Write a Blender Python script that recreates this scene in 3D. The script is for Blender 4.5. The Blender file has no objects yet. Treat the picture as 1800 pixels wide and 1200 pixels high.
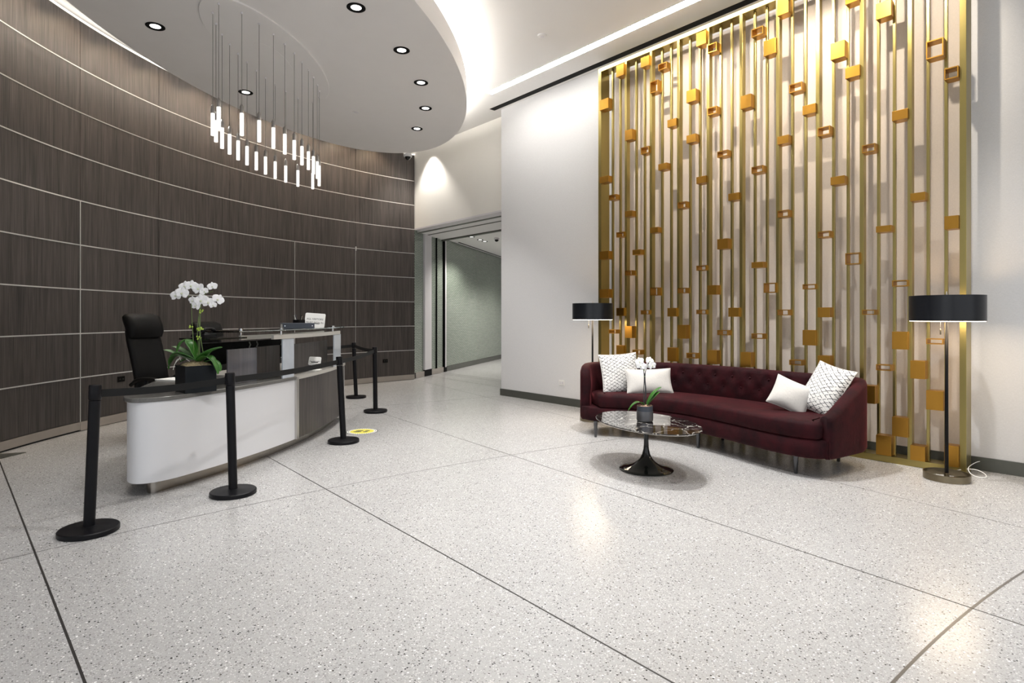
import bpy, bmesh, math, random
from mathutils import Vector, Matrix
random.seed(7)
PI = math.pi
R = math.radians
SC = bpy.context.scene
COL = SC.collection

# ------------------------------------------------------------------ camera
cam_d = bpy.data.cameras.new('camera')
cam = bpy.data.objects.new('camera', cam_d); COL.objects.link(cam)
cam.location = (0, 0, 1.46)
cam.rotation_euler = (PI/2, 0, -math.atan2(897, 1030))
cam_d.sensor_width = 36; cam_d.lens = 36*1030/1800
cam_d.shift_y = -43/1800
cam_d.clip_start = 0.05; cam_d.clip_end = 200
SC.camera = cam
# ------------------------------------------------------------------ daylight and exposure
W = bpy.data.worlds.new('world'); SC.world = W; W.use_nodes = True
bg = W.node_tree.nodes['Background']
bg.inputs[0].default_value = (0.93, 0.96, 1.0, 1); bg.inputs[1].default_value = 0.55
def area(name, loc, target, sx, sy, power, color):
    l = bpy.data.lights.new(name, 'AREA'); l.shape = 'RECTANGLE'; l.size = sx; l.size_y = sy
    l.energy = power; l.color = color
    o = bpy.data.objects.new(name, l); COL.objects.link(o); o.location = loc
    o.rotation_euler = (Vector(target)-Vector(loc)).to_track_quat('-Z', 'Y').to_euler()
    return o
# area lights added out of view as daylight fill from an assumed glazed front
area('daylight_fill_rear', (1.0, -6.8, 2.7), (2.6, 6, 1.6), 12, 4.8, 130, (0.95, 0.97, 1.0))
area('daylight_fill_side', (-8.6, -1.5, 2.7), (3, 4, 1.4), 8, 4.6, 120, (0.95, 0.97, 1.0))
vs = SC.view_settings
vs.view_transform = 'Standard'; vs.look = 'None'; vs.exposure = 0.0; vs.gamma = 1.0; vs.use_curve_mapping = False

# ------------------------------------------------------------------ materials
def new_mat(name):
    m = bpy.data.materials.new(name); m.use_nodes = True
    nt = m.node_tree; b = nt.nodes['Principled BSDF']
    return m, nt, b
def nd(nt, t, **kw):
    n = nt.nodes.new(t)
    for k, v in kw.items():
        if k in n.inputs.keys() if hasattr(n.inputs, 'keys') else False: n.inputs[k].default_value = v
        else: setattr(n, k, v)
    return n
def pbr(name, col, rough=0.5, metal=0.0, spec=0.5, noise=0.0, nscale=30, bump=0.0, coat=0.0, sheen=0.0, stretch=None):
    m, nt, b = new_mat(name); L = nt.links
    b.inputs['Base Color'].default_value = (*col, 1)
    b.inputs['Roughness'].default_value = rough; b.inputs['Metallic'].default_value = metal
    b.inputs['Specular IOR Level'].default_value = spec
    b.inputs['Coat Weight'].default_value = coat
    b.inputs['Sheen Weight'].default_value = sheen
    tc = nd(nt, 'ShaderNodeTexCoord'); mp = nd(nt, 'ShaderNodeMapping')
    if stretch: mp.inputs['Scale'].default_value = stretch
    L.new(tc.outputs['Object'], mp.inputs['Vector'])
    nz = nd(nt, 'ShaderNodeTexNoise'); nz.inputs['Scale'].default_value = nscale; nz.inputs['Detail'].default_value = 4
    L.new(mp.outputs['Vector'], nz.inputs['Vector'])
    if noise > 0:
        mx = nd(nt, 'ShaderNodeMix'); mx.data_type = 'RGBA'
        mx.inputs[6].default_value = (*[c*(1-noise) for c in col], 1)
        mx.inputs[7].default_value = (*[min(1, c*(1+noise)) for c in col], 1)
        L.new(nz.outputs['Fac'], mx.inputs[0]); L.new(mx.outputs[2], b.inputs['Base Color'])
    if bump > 0:
        bp = nd(nt, 'ShaderNodeBump'); bp.inputs['Strength'].default_value = bump; bp.inputs['Distance'].default_value = 0.01
        L.new(nz.outputs['Fac'], bp.inputs['Height']); L.new(bp.outputs['Normal'], b.inputs['Normal'])
    return m
def emis(name, col, strength, base=(0.9, 0.9, 0.9)):
    m, nt, b = new_mat(name)
    b.inputs['Base Color'].default_value = (*base, 1)
    b.inputs['Emission Color'].default_value = (*col, 1); b.inputs['Emission Strength'].default_value = strength
    return m
def mat_terrazzo():
    m, nt, b = new_mat('terrazzo'); L = nt.links
    tc = nd(nt, 'ShaderNodeTexCoord')
    base = None
    def chips(scale, lo, hi, prev, col, rnd=1.0):
        v = nd(nt, 'ShaderNodeTexVoronoi'); v.feature = 'F1'; v.inputs['Scale'].default_value = scale
        v.inputs['Randomness'].default_value = rnd
        L.new(tc.outputs['Object'], v.inputs['Vector'])
        s = nd(nt, 'ShaderNodeSeparateColor'); L.new(v.outputs['Color'], s.inputs[0])
        r1 = nd(nt, 'ShaderNodeMath', operation='LESS_THAN'); L.new(s.outputs[0], r1.inputs[0]); r1.inputs[1].default_value = lo
        r2 = nd(nt, 'ShaderNodeMath', operation='LESS_THAN'); L.new(v.outputs['Distance'], r2.inputs[0]); r2.inputs[1].default_value = hi
        r3 = nd(nt, 'ShaderNodeMath', operation='MULTIPLY'); L.new(r1.outputs[0], r3.inputs[0]); L.new(r2.outputs[0], r3.inputs[1])
        mx = nd(nt, 'ShaderNodeMix'); mx.data_type = 'RGBA'; L.new(r3.outputs[0], mx.inputs[0])
        if isinstance(prev, tuple): mx.inputs[6].default_value = (*prev, 1)
        else: L.new(prev, mx.inputs[6])
        mx.inputs[7].default_value = (*col, 1)
        return mx.outputs[2]
    nz = nd(nt, 'ShaderNodeTexNoise'); nz.inputs['Scale'].default_value = 1.3; nz.inputs['Detail'].default_value = 5
    L.new(tc.outputs['Object'], nz.inputs['Vector'])
    mx = nd(nt, 'ShaderNodeMix'); mx.data_type = 'RGBA'
    mx.inputs[6].default_value = (0.40, 0.397, 0.398, 1); mx.inputs[7].default_value = (0.465, 0.462, 0.463, 1)
    L.new(nz.outputs['Fac'], mx.inputs[0])
    c = mx.outputs[2]
    c = chips(170, 0.30, 0.55, c, (0.36, 0.355, 0.35))
    c = chips(150, 0.16, 0.5, c, (0.66, 0.66, 0.65))
    c = chips(120, 0.13, 0.46, c, (0.24, 0.235, 0.23))
    c = chips(95, 0.05, 0.42, c, (0.03, 0.03, 0.03))
    c = chips(85, 0.03, 0.42, c, (0.86, 0.86, 0.85))
    L.new(c, b.inputs['Base Color'])
    b.inputs['Roughness'].default_value = 0.23; b.inputs['Specular IOR Level'].default_value = 0.45
    return m
def mat_wood(name, dark, light, use_uv=True):
    m, nt, b = new_mat(name); L = nt.links
    tc = nd(nt, 'ShaderNodeTexCoord'); oi = nd(nt, 'ShaderNodeObjectInfo')
    mp = nd(nt, 'ShaderNodeMapping'); mp.inputs['Scale'].default_value = (1, 0.018, 1)
    L.new(tc.outputs['UV'], mp.inputs['Vector'])
    add = nd(nt, 'ShaderNodeVectorMath', operation='ADD'); L.new(mp.outputs['Vector'], add.inputs[0])
    cmb = nd(nt, 'ShaderNodeCombineXYZ'); ml = nd(nt, 'ShaderNodeMath', operation='MULTIPLY'); ml.inputs[1].default_value = 37
    L.new(oi.outputs['Random'], ml.inputs[0]); L.new(ml.outputs[0], cmb.inputs[2]); L.new(cmb.outputs[0], add.inputs[1])
    n1 = nd(nt, 'ShaderNodeTexNoise'); n1.inputs['Scale'].default_value = 120; n1.inputs['Detail'].default_value = 3
    n2 = nd(nt, 'ShaderNodeTexNoise'); n2.inputs['Scale'].default_value = 22; n2.inputs['Detail'].default_value = 3
    L.new(add.outputs[0], n1.inputs['Vector']); L.new(add.outputs[0], n2.inputs['Vector'])
    a = nd(nt, 'ShaderNodeMath', operation='MULTIPLY_ADD'); a.inputs[1].default_value = 0.7
    L.new(n1.outputs['Fac'], a.inputs[0])
    s = nd(nt, 'ShaderNodeMath', operation='MULTIPLY'); s.inputs[1].default_value = 0.4; L.new(n2.outputs['Fac'], s.inputs[0])
    L.new(s.outputs[0], a.inputs[2])
    rp = nd(nt, 'ShaderNodeValToRGB')
    rp.color_ramp.elements[0].position = 0.38; rp.color_ramp.elements[0].color = (*dark, 1)
    rp.color_ramp.elements[1].position = 0.74; rp.color_ramp.elements[1].color = (*light, 1)
    L.new(a.outputs[0], rp.inputs[0]); L.new(rp.outputs[0], b.inputs['Base Color'])
    b.inputs['Roughness'].default_value = 0.42; b.inputs['Specular IOR Level'].default_value = 0.4
    bp = nd(nt, 'ShaderNodeBump'); bp.inputs['Strength'].default_value = 0.15; bp.inputs['Distance'].default_value = 0.003
    L.new(n1.outputs['Fac'], bp.inputs['Height']); L.new(bp.outputs['Normal'], b.inputs['Normal'])
    return m
def mat_weave(name, col, scale=420, amt=0.06):
    m, nt, b = new_mat(name); L = nt.links
    tc = nd(nt, 'ShaderNodeTexCoord'); mp = nd(nt, 'ShaderNodeMapping'); mp.inputs['Scale'].default_value = (1, 1, 0.12)
    mp2 = nd(nt, 'ShaderNodeMapping'); mp2.inputs['Scale'].default_value = (0.12, 0.12, 1)
    n1 = nd(nt, 'ShaderNodeTexNoise'); n1.inputs['Scale'].default_value = scale
    n2 = nd(nt, 'ShaderNodeTexNoise'); n2.inputs['Scale'].default_value = scale
    for a, n in ((mp, n1), (mp2, n2)):
        L.new(tc.outputs['Object'], a.inputs[0]); L.new(a.outputs[0], n.inputs['Vector'])
    ad = nd(nt, 'ShaderNodeMath', operation='MULTIPLY'); L.new(n1.outputs['Fac'], ad.inputs[0]); L.new(n2.outputs['Fac'], ad.inputs[1])
    mx = nd(nt, 'ShaderNodeMix'); mx.data_type = 'RGBA'
    mx.inputs[6].default_value = (*[c*(1-amt*3) for c in col], 1); mx.inputs[7].default_value = (*[min(1, c*(1+amt*3)) for c in col], 1)
    L.new(ad.outputs[0], mx.inputs[0]); L.new(mx.outputs[2], b.inputs['Base Color'])
    b.inputs['Roughness'].default_value = 0.85; b.inputs['Specular IOR Level'].default_value = 0.2
    return m
def mat_velvet():
    m, nt, b = new_mat('burgundy_velvet'); L = nt.links
    tc = nd(nt, 'ShaderNodeTexCoord')
    n1 = nd(nt, 'ShaderNodeTexNoise'); n1.inputs['Scale'].default_value = 5; n1.inputs['Detail'].default_value = 6; n1.inputs['Roughness'].default_value = 0.65
    L.new(tc.outputs['Object'], n1.inputs['Vector'])
    rp = nd(nt, 'ShaderNodeValToRGB')
    rp.color_ramp.elements[0].position = 0.35; rp.color_ramp.elements[0].color = (0.010, 0.0015, 0.003, 1)
    rp.color_ramp.elements[1].position = 0.68; rp.color_ramp.elements[1].color = (0.034, 0.0032, 0.0058, 1)
    L.new(n1.outputs['Fac'], rp.inputs[0]); L.new(rp.outputs[0], b.inputs['Base Color'])
    b.inputs['Roughness'].default_value = 0.75; b.inputs['Specular IOR Level'].default_value = 0.15
    b.inputs['Sheen Weight'].default_value = 0.22; b.inputs['Sheen Roughness'].default_value = 0.35
    b.inputs['Sheen Tint'].default_value = (0.60, 0.13, 0.15, 1)
    bp = nd(nt, 'ShaderNodeBump'); bp.inputs['Strength'].default_value = 0.35; bp.inputs['Distance'].default_value = 0.02
    L.new(n1.outputs['Fac'], bp.inputs['Height']); L.new(bp.outputs['Normal'], b.inputs['Normal'])
    return m
def mat_marble():
    m, nt, b = new_mat('black_marble'); L = nt.links
    tc = nd(nt, 'ShaderNodeTexCoord')
    nz = nd(nt, 'ShaderNodeTexNoise'); nz.inputs['Scale'].default_value = 4; nz.inputs['Detail'].default_value = 5
    L.new(tc.outputs['Object'], nz.inputs['Vector'])
    mv = nd(nt, 'ShaderNodeMix'); mv.data_type = 'VECTOR'; mv.inputs[0].default_value = 0.25
    L.new(tc.outputs['Object'], mv.inputs[4]); L.new(nz.outputs['Color'], mv.inputs[5])
    v = nd(nt, 'ShaderNodeTexVoronoi'); v.feature = 'DISTANCE_TO_EDGE'; v.inputs['Scale'].default_value = 6
    L.new(mv.outputs[1], v.inputs['Vector'])
    rp = nd(nt, 'ShaderNodeValToRGB')
    rp.color_ramp.elements[0].position = 0.0; rp.color_ramp.elements[0].color = (0.62, 0.60, 0.55, 1)
    rp.color_ramp.elements[1].position = 0.018; rp.color_ramp.elements[1].color = (0.012, 0.010, 0.010, 1)
    L.new(v.outputs['Distance'], rp.inputs[0]); L.new(rp.outputs[0], b.inputs['Base Color'])
    b.inputs['Roughness'].default_value = 0.04; b.inputs['Coat Weight'].default_value = 0.3
    return m
def mat_pattern():
    # white woven cushion cloth with a broken black net print
    m, nt, b = new_mat('net_print_cloth'); L = nt.links
    tc = nd(nt, 'ShaderNodeTexCoord')
    nz = nd(nt, 'ShaderNodeTexNoise'); nz.inputs['Scale'].default_value = 9; nz.inputs['Detail'].default_value = 2
    L.new(tc.outputs['UV'], nz.inputs['Vector'])
    mv = nd(nt, 'ShaderNodeMix'); mv.data_type = 'VECTOR'; mv.inputs[0].default_value = 0.035
    L.new(tc.outputs['UV'], mv.inputs[4]); L.new(nz.outputs['Color'], mv.inputs[5])
    s = nd(nt, 'ShaderNodeSeparateXYZ'); L.new(mv.outputs[1], s.inputs[0])
    outs = []
    for sign in (1, -1):
        k = nd(nt, 'ShaderNodeMath', operation='MULTIPLY'); k.inputs[1].default_value = 1.6*sign; L.new(s.outputs[1], k.inputs[0])
        a = nd(nt, 'ShaderNodeMath', operation='ADD'); L.new(s.outputs[0], a.inputs[0]); L.new(k.outputs[0], a.inputs[1])
        f = nd(nt, 'ShaderNodeMath', operation='MULTIPLY'); f.inputs[1].default_value = 7.5; L.new(a.outputs[0], f.inputs[0])
        fr = nd(nt, 'ShaderNodeMath', operation='PINGPONG'); fr.inputs[1].default_value = 0.5; L.new(f.outputs[0], fr.inputs[0])
        lt = nd(nt, 'ShaderNodeMath', operation='LESS_THAN'); lt.inputs[1].default_value = 0.075; L.new(fr.outputs[0], lt.inputs[0])
        outs.append(lt.outputs[0])
    mxm = nd(nt, 'ShaderNodeMath', operation='MAXIMUM'); L.new(outs[0], mxm.inputs[0]); L.new(outs[1], mxm.inputs[1])
    n2 = nd(nt, 'ShaderNodeTexNoise'); n2.inputs['Scale'].default_value = 26; L.new(tc.outputs['UV'], n2.inputs['Vector'])
    br = nd(nt, 'ShaderNodeMath', operation='GREATER_THAN'); br.inputs[1].default_value = 0.43; L.new(n2.outputs['Fac'], br.inputs[0])
    mm = nd(nt, 'ShaderNodeMath', operation='MULTIPLY'); L.new(mxm.outputs[0], mm.inputs[0]); L.new(br.outputs[0], mm.inputs[1])
    mx = nd(nt, 'ShaderNodeMix'); mx.data_type = 'RGBA'; L.new(mm.outputs[0], mx.inputs[0])
    mx.inputs[6].default_value = (0.76, 0.75, 0.73, 1); mx.inputs[7].default_value = (0.03, 0.03, 0.035, 1)
    L.new(mx.outputs[2], b.inputs['Base Color']); b.inputs['Roughness'].default_value = 0.85
    return m
def mat_tileglass():
    # textured pale green glass: fine horizontal brick relief
    m, nt, b = new_mat('textured_green_glass'); L = nt.links
    tc = nd(nt, 'ShaderNodeTexCoord')
    br = nd(nt, 'ShaderNodeTexBrick'); br.inputs['Scale'].default_value = 1.0
    br.inputs['Brick Width'].default_value = 0.16; br.inputs['Row Height'].default_value = 0.034
    br.inputs['Mortar Size'].default_value = 0.0055
    br.inputs['Color1'].default_value = (0.33, 0.375, 0.32, 1); br.inputs['Color2'].default_value = (0.28, 0.325, 0.275, 1)
    br.inputs['Mortar'].default_value = (0.09, 0.12, 0.09, 1)
    L.new(tc.outputs['UV'], br.inputs['Vector']); L.new(br.outputs['Color'], b.inputs['Base Color'])
    bp = nd(nt, 'ShaderNodeBump'); bp.inputs['Strength'].default_value = 0.5; bp.inputs['Distance'].default_value = 0.004
    bp.invert = True
    L.new(br.outputs['Fac'], bp.inputs['Height']); L.new(bp.outputs['Normal'], b.inputs['Normal'])
    b.inputs['Roughness'].default_value = 0.22; b.inputs['Coat Weight'].default_value = 0.4
    return m
def mat_glass(name, col, rough=0.0, alpha=1.0, trans=1.0):
    m, nt, b = new_mat(name)
    b.inputs['Base Color'].default_value = (*col, 1); b.inputs['Roughness'].default_value = rough
    b.inputs['Transmission Weight'].default_value = trans; b.inputs['IOR'].default_value = 1.45
    return m
def mat_crystal():
    m, nt, b = new_mat('bubble_crystal'); L = nt.links
    tc = nd(nt, 'ShaderNodeTexCoord'); v = nd(nt, 'ShaderNodeTexVoronoi'); v.inputs['Scale'].default_value = 75
    L.new(tc.outputs['Object'], v.inputs['Vector'])
    rp = nd(nt, 'ShaderNodeValToRGB')
    rp.color_ramp.elements[0].position = 0.15; rp.color_ramp.elements[0].color = (0.45, 0.43, 0.40, 1)
    rp.color_ramp.elements[1].position = 0.45; rp.color_ramp.elements[1].color = (1, 0.97, 0.92, 1)
    L.new(v.outputs['Distance'], rp.inputs[0]); L.new(rp.outputs[0], b.inputs['Emission Color'])
    b.inputs['Emission Strength'].default_value = 1.0; b.inputs['Base Color'].default_value = (0.9, 0.9, 0.9, 1); b.inputs['Roughness'].default_value = 0.1
    return m

M = dict(
    terrazzo=mat_terrazzo(),
    divider=pbr('zinc_divider', (0.030, 0.028, 0.027), 0.5, 0.3),
    divider_light=pbr('bright_zinc_divider', (0.20, 0.195, 0.19), 0.35, 0.7),
    linen=mat_weave('grey_linen_wallcovering', (0.78, 0.78, 0.79)),
    warmlit_linen=mat_weave('warmlit_linen_backing', (0.66, 0.59, 0.53)),  # wall linen with the warm tint of the spotlights put into its colour
    paint=pbr('white_paint', (0.83, 0.82, 0.81), 0.7, noise=0.01, nscale=3),
    cream=pbr('cream_paint', (0.88, 0.86, 0.81), 0.7, noise=0.01, nscale=3),
    drum=pbr('drum_paint', (0.82, 0.80, 0.79), 0.75, noise=0.02, nscale=4),
    wood=mat_wood('grey_brown_veneer', (0.019, 0.0165, 0.0155), (0.096, 0.081, 0.074)),
    wood_back=pbr('black_reveal', (0.008, 0.008, 0.008), 0.6),
    reveal=pbr('satin_reveal_metal', (0.80, 0.79, 0.76), 0.30, 0.85),
    kick=pbr('champagne_kick_metal', (0.46, 0.42, 0.38), 0.38, 0.8, noise=0.1, nscale=6),
    kick_dark=pbr('bronze_kick_metal', (0.13, 0.135, 0.12), 0.4, 0.75, noise=0.1, nscale=6),
    steel=pbr('brushed_steel', (0.60, 0.58, 0.55), 0.28, 1.0, noise=0.08, nscale=40, stretch=(1, 1, .05)),
    chrome=pbr('chrome', (0.55, 0.55, 0.55), 0.12, 1.0),
    brass=pbr('brushed_brass', (0.40, 0.325, 0.120), 0.29, 1.0, noise=0.06, nscale=14, stretch=(1, 1, .08)),
    bronze=pbr('amber_bronze', (0.47, 0.245, 0.042), 0.36, 1.0, noise=0.08, nscale=18, stretch=(1, 1, .1)),
    black_plastic=pbr('black_powder_coat', (0.006, 0.006, 0.0075), 0.38, spec=0.16, bump=0.05, nscale=300),
    belt=pbr('black_webbing', (0.010, 0.0105, 0.011), 0.7, spec=0.2, noise=0.2, nscale=200),
    leather=pbr('black_leather', (0.006, 0.006, 0.006), 0.5, spec=0.15, bump=0.1, nscale=120),
    lampblack=pbr('black_lacquer', (0.008, 0.009, 0.012), 0.30, 0.0, spec=0.35),
    lampring=pbr('bronzed_ring', (0.21, 0.18, 0.125), 0.30, 1.0, noise=0.15, nscale=20),
    velvet=mat_velvet(),
    leg=pbr('gunmetal_leg', (0.10, 0.10, 0.105), 0.25, 0.9),
    marble=mat_marble(),
    gloss=pbr('black_gloss', (0.008, 0.009, 0.008), 0.06, 0.0, spec=0.35),
    plinth=pbr('brushed_plinth_steel', (0.33, 0.305, 0.275), 0.26, 1.0, noise=0.1, nscale=30, stretch=(1, 1, .05)),
    capmetal=pbr('satin_nickel', (0.38, 0.36, 0.34), 0.35, 0.9),
    rim=pbr('pale_marble_edge', (0.45, 0.43, 0.40), 0.15),
    pillow=pbr('ivory_linen', (0.62, 0.60, 0.57), 0.9, noise=0.08, nscale=60, bump=0.15),
    pattern=mat_pattern(),
    laminate=pbr('white_laminate', (0.66, 0.665, 0.69), 0.35),
    granite=pbr('charcoal_granite', (0.12, 0.118, 0.112), 0.22, noise=0.5, nscale=160),
    ledge=pbr('satin_steel_ledge', (0.62, 0.60, 0.56), 0.30, 0.6),
    darkglass=pbr('smoked_glass_panel', (0.13, 0.13, 0.15), 0.2, 0.1, coat=0.3, noise=0.35, nscale=40, stretch=(1, 1, .03)),
    frost=pbr('frosted_glass', (0.46, 0.50, 0.56), 0.3, noise=0.15, nscale=12, coat=0.3),
    glass=mat_glass('clear_green_glass', (0.80, 0.90, 0.86)),
    tileglass=mat_tileglass(),
    post=pbr('pale_anodised', (0.74, 0.72, 0.74), 0.45, 0.1),
    leaf=pbr('orchid_leaf', (0.030, 0.125, 0.014), 0.32, noise=0.35, nscale=8),
    leaf_pale=pbr('orchid_leaf_pale', (0.16, 0.26, 0.13), 0.35, noise=0.3, nscale=8),
    stem=pbr('orchid_stem', (0.13, 0.20, 0.06), 0.5),
    bud=pbr('orchid_bud', (0.42, 0.58, 0.08), 0.5),
    petal=pbr('orchid_petal', (0.92, 0.92, 0.93), 0.55),
    lip=pbr('orchid_lip', (0.62, 0.66, 0.48), 0.5),
    moss=pbr('dry_moss', (0.26, 0.21, 0.12), 0.95, noise=0.6, nscale=70, bump=0.8),
    root=pbr('air_root', (0.65, 0.66, 0.60), 0.7),
    potblack=pbr('black_ceramic', (0.008, 0.010, 0.012), 0.3, spec=0.2),
    potgrey=pbr('grey_metal_pot', (0.17, 0.17, 0.18), 0.32, 0.7),
    white=pbr('white_plastic', (0.82, 0.82, 0.80), 0.4),
    paper=pbr('paper', (0.86, 0.86, 0.84), 0.8),
    ink=pbr('ink', (0.05, 0.05, 0.055), 0.7),
    binder=pbr('slate_binder', (0.05, 0.06, 0.08), 0.45),
    yellow=pbr('yellow_vinyl', (0.80, 0.72, 0.10), 0.45),
    black=pbr('matt_black', (0.004, 0.004, 0.004), 0.6, spec=0.1),
    crystal=mat_crystal(),
    strip=emis('strip_light_diffuser', (1.0, 0.96, 0.90), 34),
    cove=emis('cove_lamp', (1.0, 0.95, 0.87), 75),
    added_ledge_glow=emis('added_glow_strip', (1.0, 0.92, 0.80), 2.6),
    lens=emis('downlight_lens', (1.0, 0.98, 0.95), 3.0),
    diffuser=emis('lamp_diffuser', (1.0, 0.88, 0.72), 4.5),
)

# ------------------------------------------------------------------ mesh helpers
class MB:
    def __init__(s): s.v = []; s.f = []; s.uv = {}
    def box(s, x0, x1, y0, y1, z0, z1):
        n = len(s.v)
        s.v += [(x, y, z) for z in (z0, z1) for y in (y0, y1) for x in (x0, x1)]
        s.f += [tuple(n+i for i in q) for q in ((0, 2, 3, 1), (4, 5, 7, 6), (0, 1, 5, 4), (2, 6, 7, 3), (0, 4, 6, 2), (1, 3, 7, 5))]
        return s
    def obox(s, c, ax, ay, az, hx, hy, hz):
        n = len(s.v); c = Vector(c); ax = Vector(ax).normalized(); ay = Vector(ay).normalized(); az = Vector(az).normalized()
        for k in (-1, 1):
            for j in (-1, 1):
                for i in (-1, 1): s.v.append(tuple(c+ax*hx*i+ay*hy*j+az*hz*k))
        s.f += [tuple(n+i for i in q) for q in ((0, 2, 3, 1), (4, 5, 7, 6), (0, 1, 5, 4), (2, 6, 7, 3), (0, 4, 6, 2), (1, 3, 7, 5))]
        return s
    def lathe(s, prof, seg=32, c=(0, 0, 0), sx=1.0, sy=1.0, rot=0.0, cap=True):
        n = len(s.v); ca, sa = math.cos(rot), math.sin(rot)
        for r, z in prof:
            for k in range(seg):
                a = 2*PI*k/seg; x = r*math.cos(a)*sx; y = r*math.sin(a)*sy
                s.v.append((c[0]+x*ca-y*sa, c[1]+x*sa+y*ca, c[2]+z))
        for i in range(len(prof)-1):
            for k in range(seg):
                k2 = (k+1) % seg
                s.f.append((n+i*seg+k, n+i*seg+k2, n+(i+1)*seg+k2, n+(i+1)*seg+k))
        if cap:
            if prof[0][0] > 1e-6: s.f.append(tuple(n+k for k in reversed(range(seg))))
            if prof[-1][0] > 1e-6: s.f.append(tuple(n+(len(prof)-1)*seg+k for k in range(seg)))
        return s
    def tube(s, pts, rad, seg=8, cap=True):
        pts = [Vector(p) for p in pts]; n = len(s.v); N = len(pts)
        rads = rad if isinstance(rad, (list, tuple)) else [rad]*N
        up = Vector((0, 0, 1)); prev = None
        for i, p in enumerate(pts):
            t = (pts[min(i+1, N-1)]-pts[max(i-1, 0)]).normalized()
            if prev is None:
                a = t.cross(up)
                if a.length < 1e-3: a = t.cross(Vector((1, 0, 0)))
            else:
                a = prev-t*prev.dot(t)
                if a.length < 1e-4: a = t.cross(Vector((1, 0, 0)))
            a.normalize(); prev = a; b = t.cross(a)
            for k in range(seg):
                an = 2*PI*k/seg; s.v.append(tuple(p+(a*math.cos(an)+b*math.sin(an))*rads[i]))
        for i in range(N-1):
            for k in range(seg):
                k2 = (k+1) % seg
                s.f.append((n+i*seg+k, n+i*seg+k2, n+(i+1)*seg+k2, n+(i+1)*seg+k))
        if cap:
            s.f.append(tuple(n+k for k in reversed(range(seg)))); s.f.append(tuple(n+(N-1)*seg+k for k in range(seg)))
        return s
    def prism(s, poly, levels):
        """stack of (z, inset) loops over a plan polygon (counter-clockwise), capped"""
        n = len(s.v); N = len(poly)
        for z, ins in levels:
            for (x, y) in offset(poly, -ins): s.v.append((x, y, z))
        for i in range(len(levels)-1):
            for k in range(N):
                k2 = (k+1) % N
                s.f.append((n+i*N+k, n+i*N+k2, n+(i+1)*N+k2, n+(i+1)*N+k))
        s.f.append(tuple(n+k for k in reversed(range(N)))); s.f.append(tuple(n+(len(levels)-1)*N+k for k in range(N)))
        return s
    def build(s, name, mat, parent=None, smooth=False, bevel=0.0, uv=None, auto=None):
        me = bpy.data.meshes.new(name); me.from_pydata(s.v, [], s.f)
        if uv:
            ul = me.uv_layers.new(name='UVMap')
            for lp in me.loops: ul.data[lp.index].uv = uv(me.vertices[lp.vertex_index].co)
        me.materials.append(M[mat] if isinstance(mat, str) else mat)
        bm = bmesh.new(); bm.from_mesh(me); bmesh.ops.recalc_face_normals(bm, faces=bm.faces)
        if bevel > 0:
            bmesh.ops.bevel(bm, geom=[e for e in bm.edges if e.calc_face_angle(0) > 0.6], offset=bevel, segments=2, affect='EDGES', profile=0.6)
        bm.to_mesh(me); bm.free()
        if smooth:
            me.shade_smooth()
            if auto is not None: me.set_sharp_from_angle(angle=R(auto))
        o = bpy.data.objects.new(name, me); COL.objects.link(o)
        if parent is not None: o.parent = parent
        return o
def offset(poly, d):
    if abs(d) < 1e-9: return list(poly)
    out = []; N = len(poly)
    for i in range(N):
        p0 = Vector(poly[i-1]); p1 = Vector(poly[i]); p2 = Vector(poly[(i+1) % N])
        a = (p1-p0).normalized(); b = (p2-p1).normalized()
        na = Vector((a.y, -a.x)); nb = Vector((b.y, -b.x)); m = na+nb
        m = m/max(0.35, m.dot(na)) if m.length > 1e-6 else na
        out.append((p1.x+m.x*d, p1.y+m.y*d))
    return out
def chaikin(pts, it=2, closed=False):
    for _ in range(it):
        out = [] if closed else [pts[0]]
        rng = range(len(pts)) if closed else range(len(pts)-1)
        for i in rng:
            p, q = Vector(pts[i]), Vector(pts[(i+1) % len(pts)])
            out += [tuple(p*.75+q*.25), tuple(p*.25+q*.75)]
        if not closed: out.append(pts[-1])
        pts = out
    return pts
def tag(o, label=None, cat=None, group=None, kind=None):
    if label: o['label'] = label
    if cat: o['category'] = cat
    if group: o['group'] = group
    if kind: o['kind'] = kind
    return o
def empty(name, loc, label=None, cat=None, group=None, rz=0.0):
    o = bpy.data.objects.new(name, None); COL.objects.link(o); o.location = loc; o.rotation_euler = (0, 0, rz)
    o.empty_display_size = 0.1
    return tag(o, label, cat, group)
def struct(o): o['kind'] = 'structure'; return o
def copy_tree(o, parent=None):
    c = o.copy(); COL.objects.link(c); c.parent = parent
    for ch in list(o.children): copy_tree(ch, c)
    return c
def wallpoly(path, z0, z1, th):
    """upright sheet of thickness th along an open plan path (to its right side)"""
    mb = MB(); N = len(path)
    def nrm(i):
        a = Vector(path[min(i+1, N-1)])-Vector(path[max(i-1, 0)]); a.normalize(); return Vector((a.y, -a.x))
    for i, p in enumerate(path):
        n = nrm(i); q = Vector(p)+n*th
        mb.v += [(p[0], p[1], z0), (p[0], p[1], z1), (q.x, q.y, z0), (q.x, q.y, z1)]
    for i in range(N-1):
        a = i*4; b = a+4
        mb.f += [(a, b, b+1, a+1), (a+2, a+3, b+3, b+2), (a+1, b+1, b+3, a+3), (a, a+2, b+2, b)]
    e = (N-1)*4
    mb.f += [(0, 1, 3, 2), (e, e+2, e+3, e+1)]
    return mb

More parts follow.
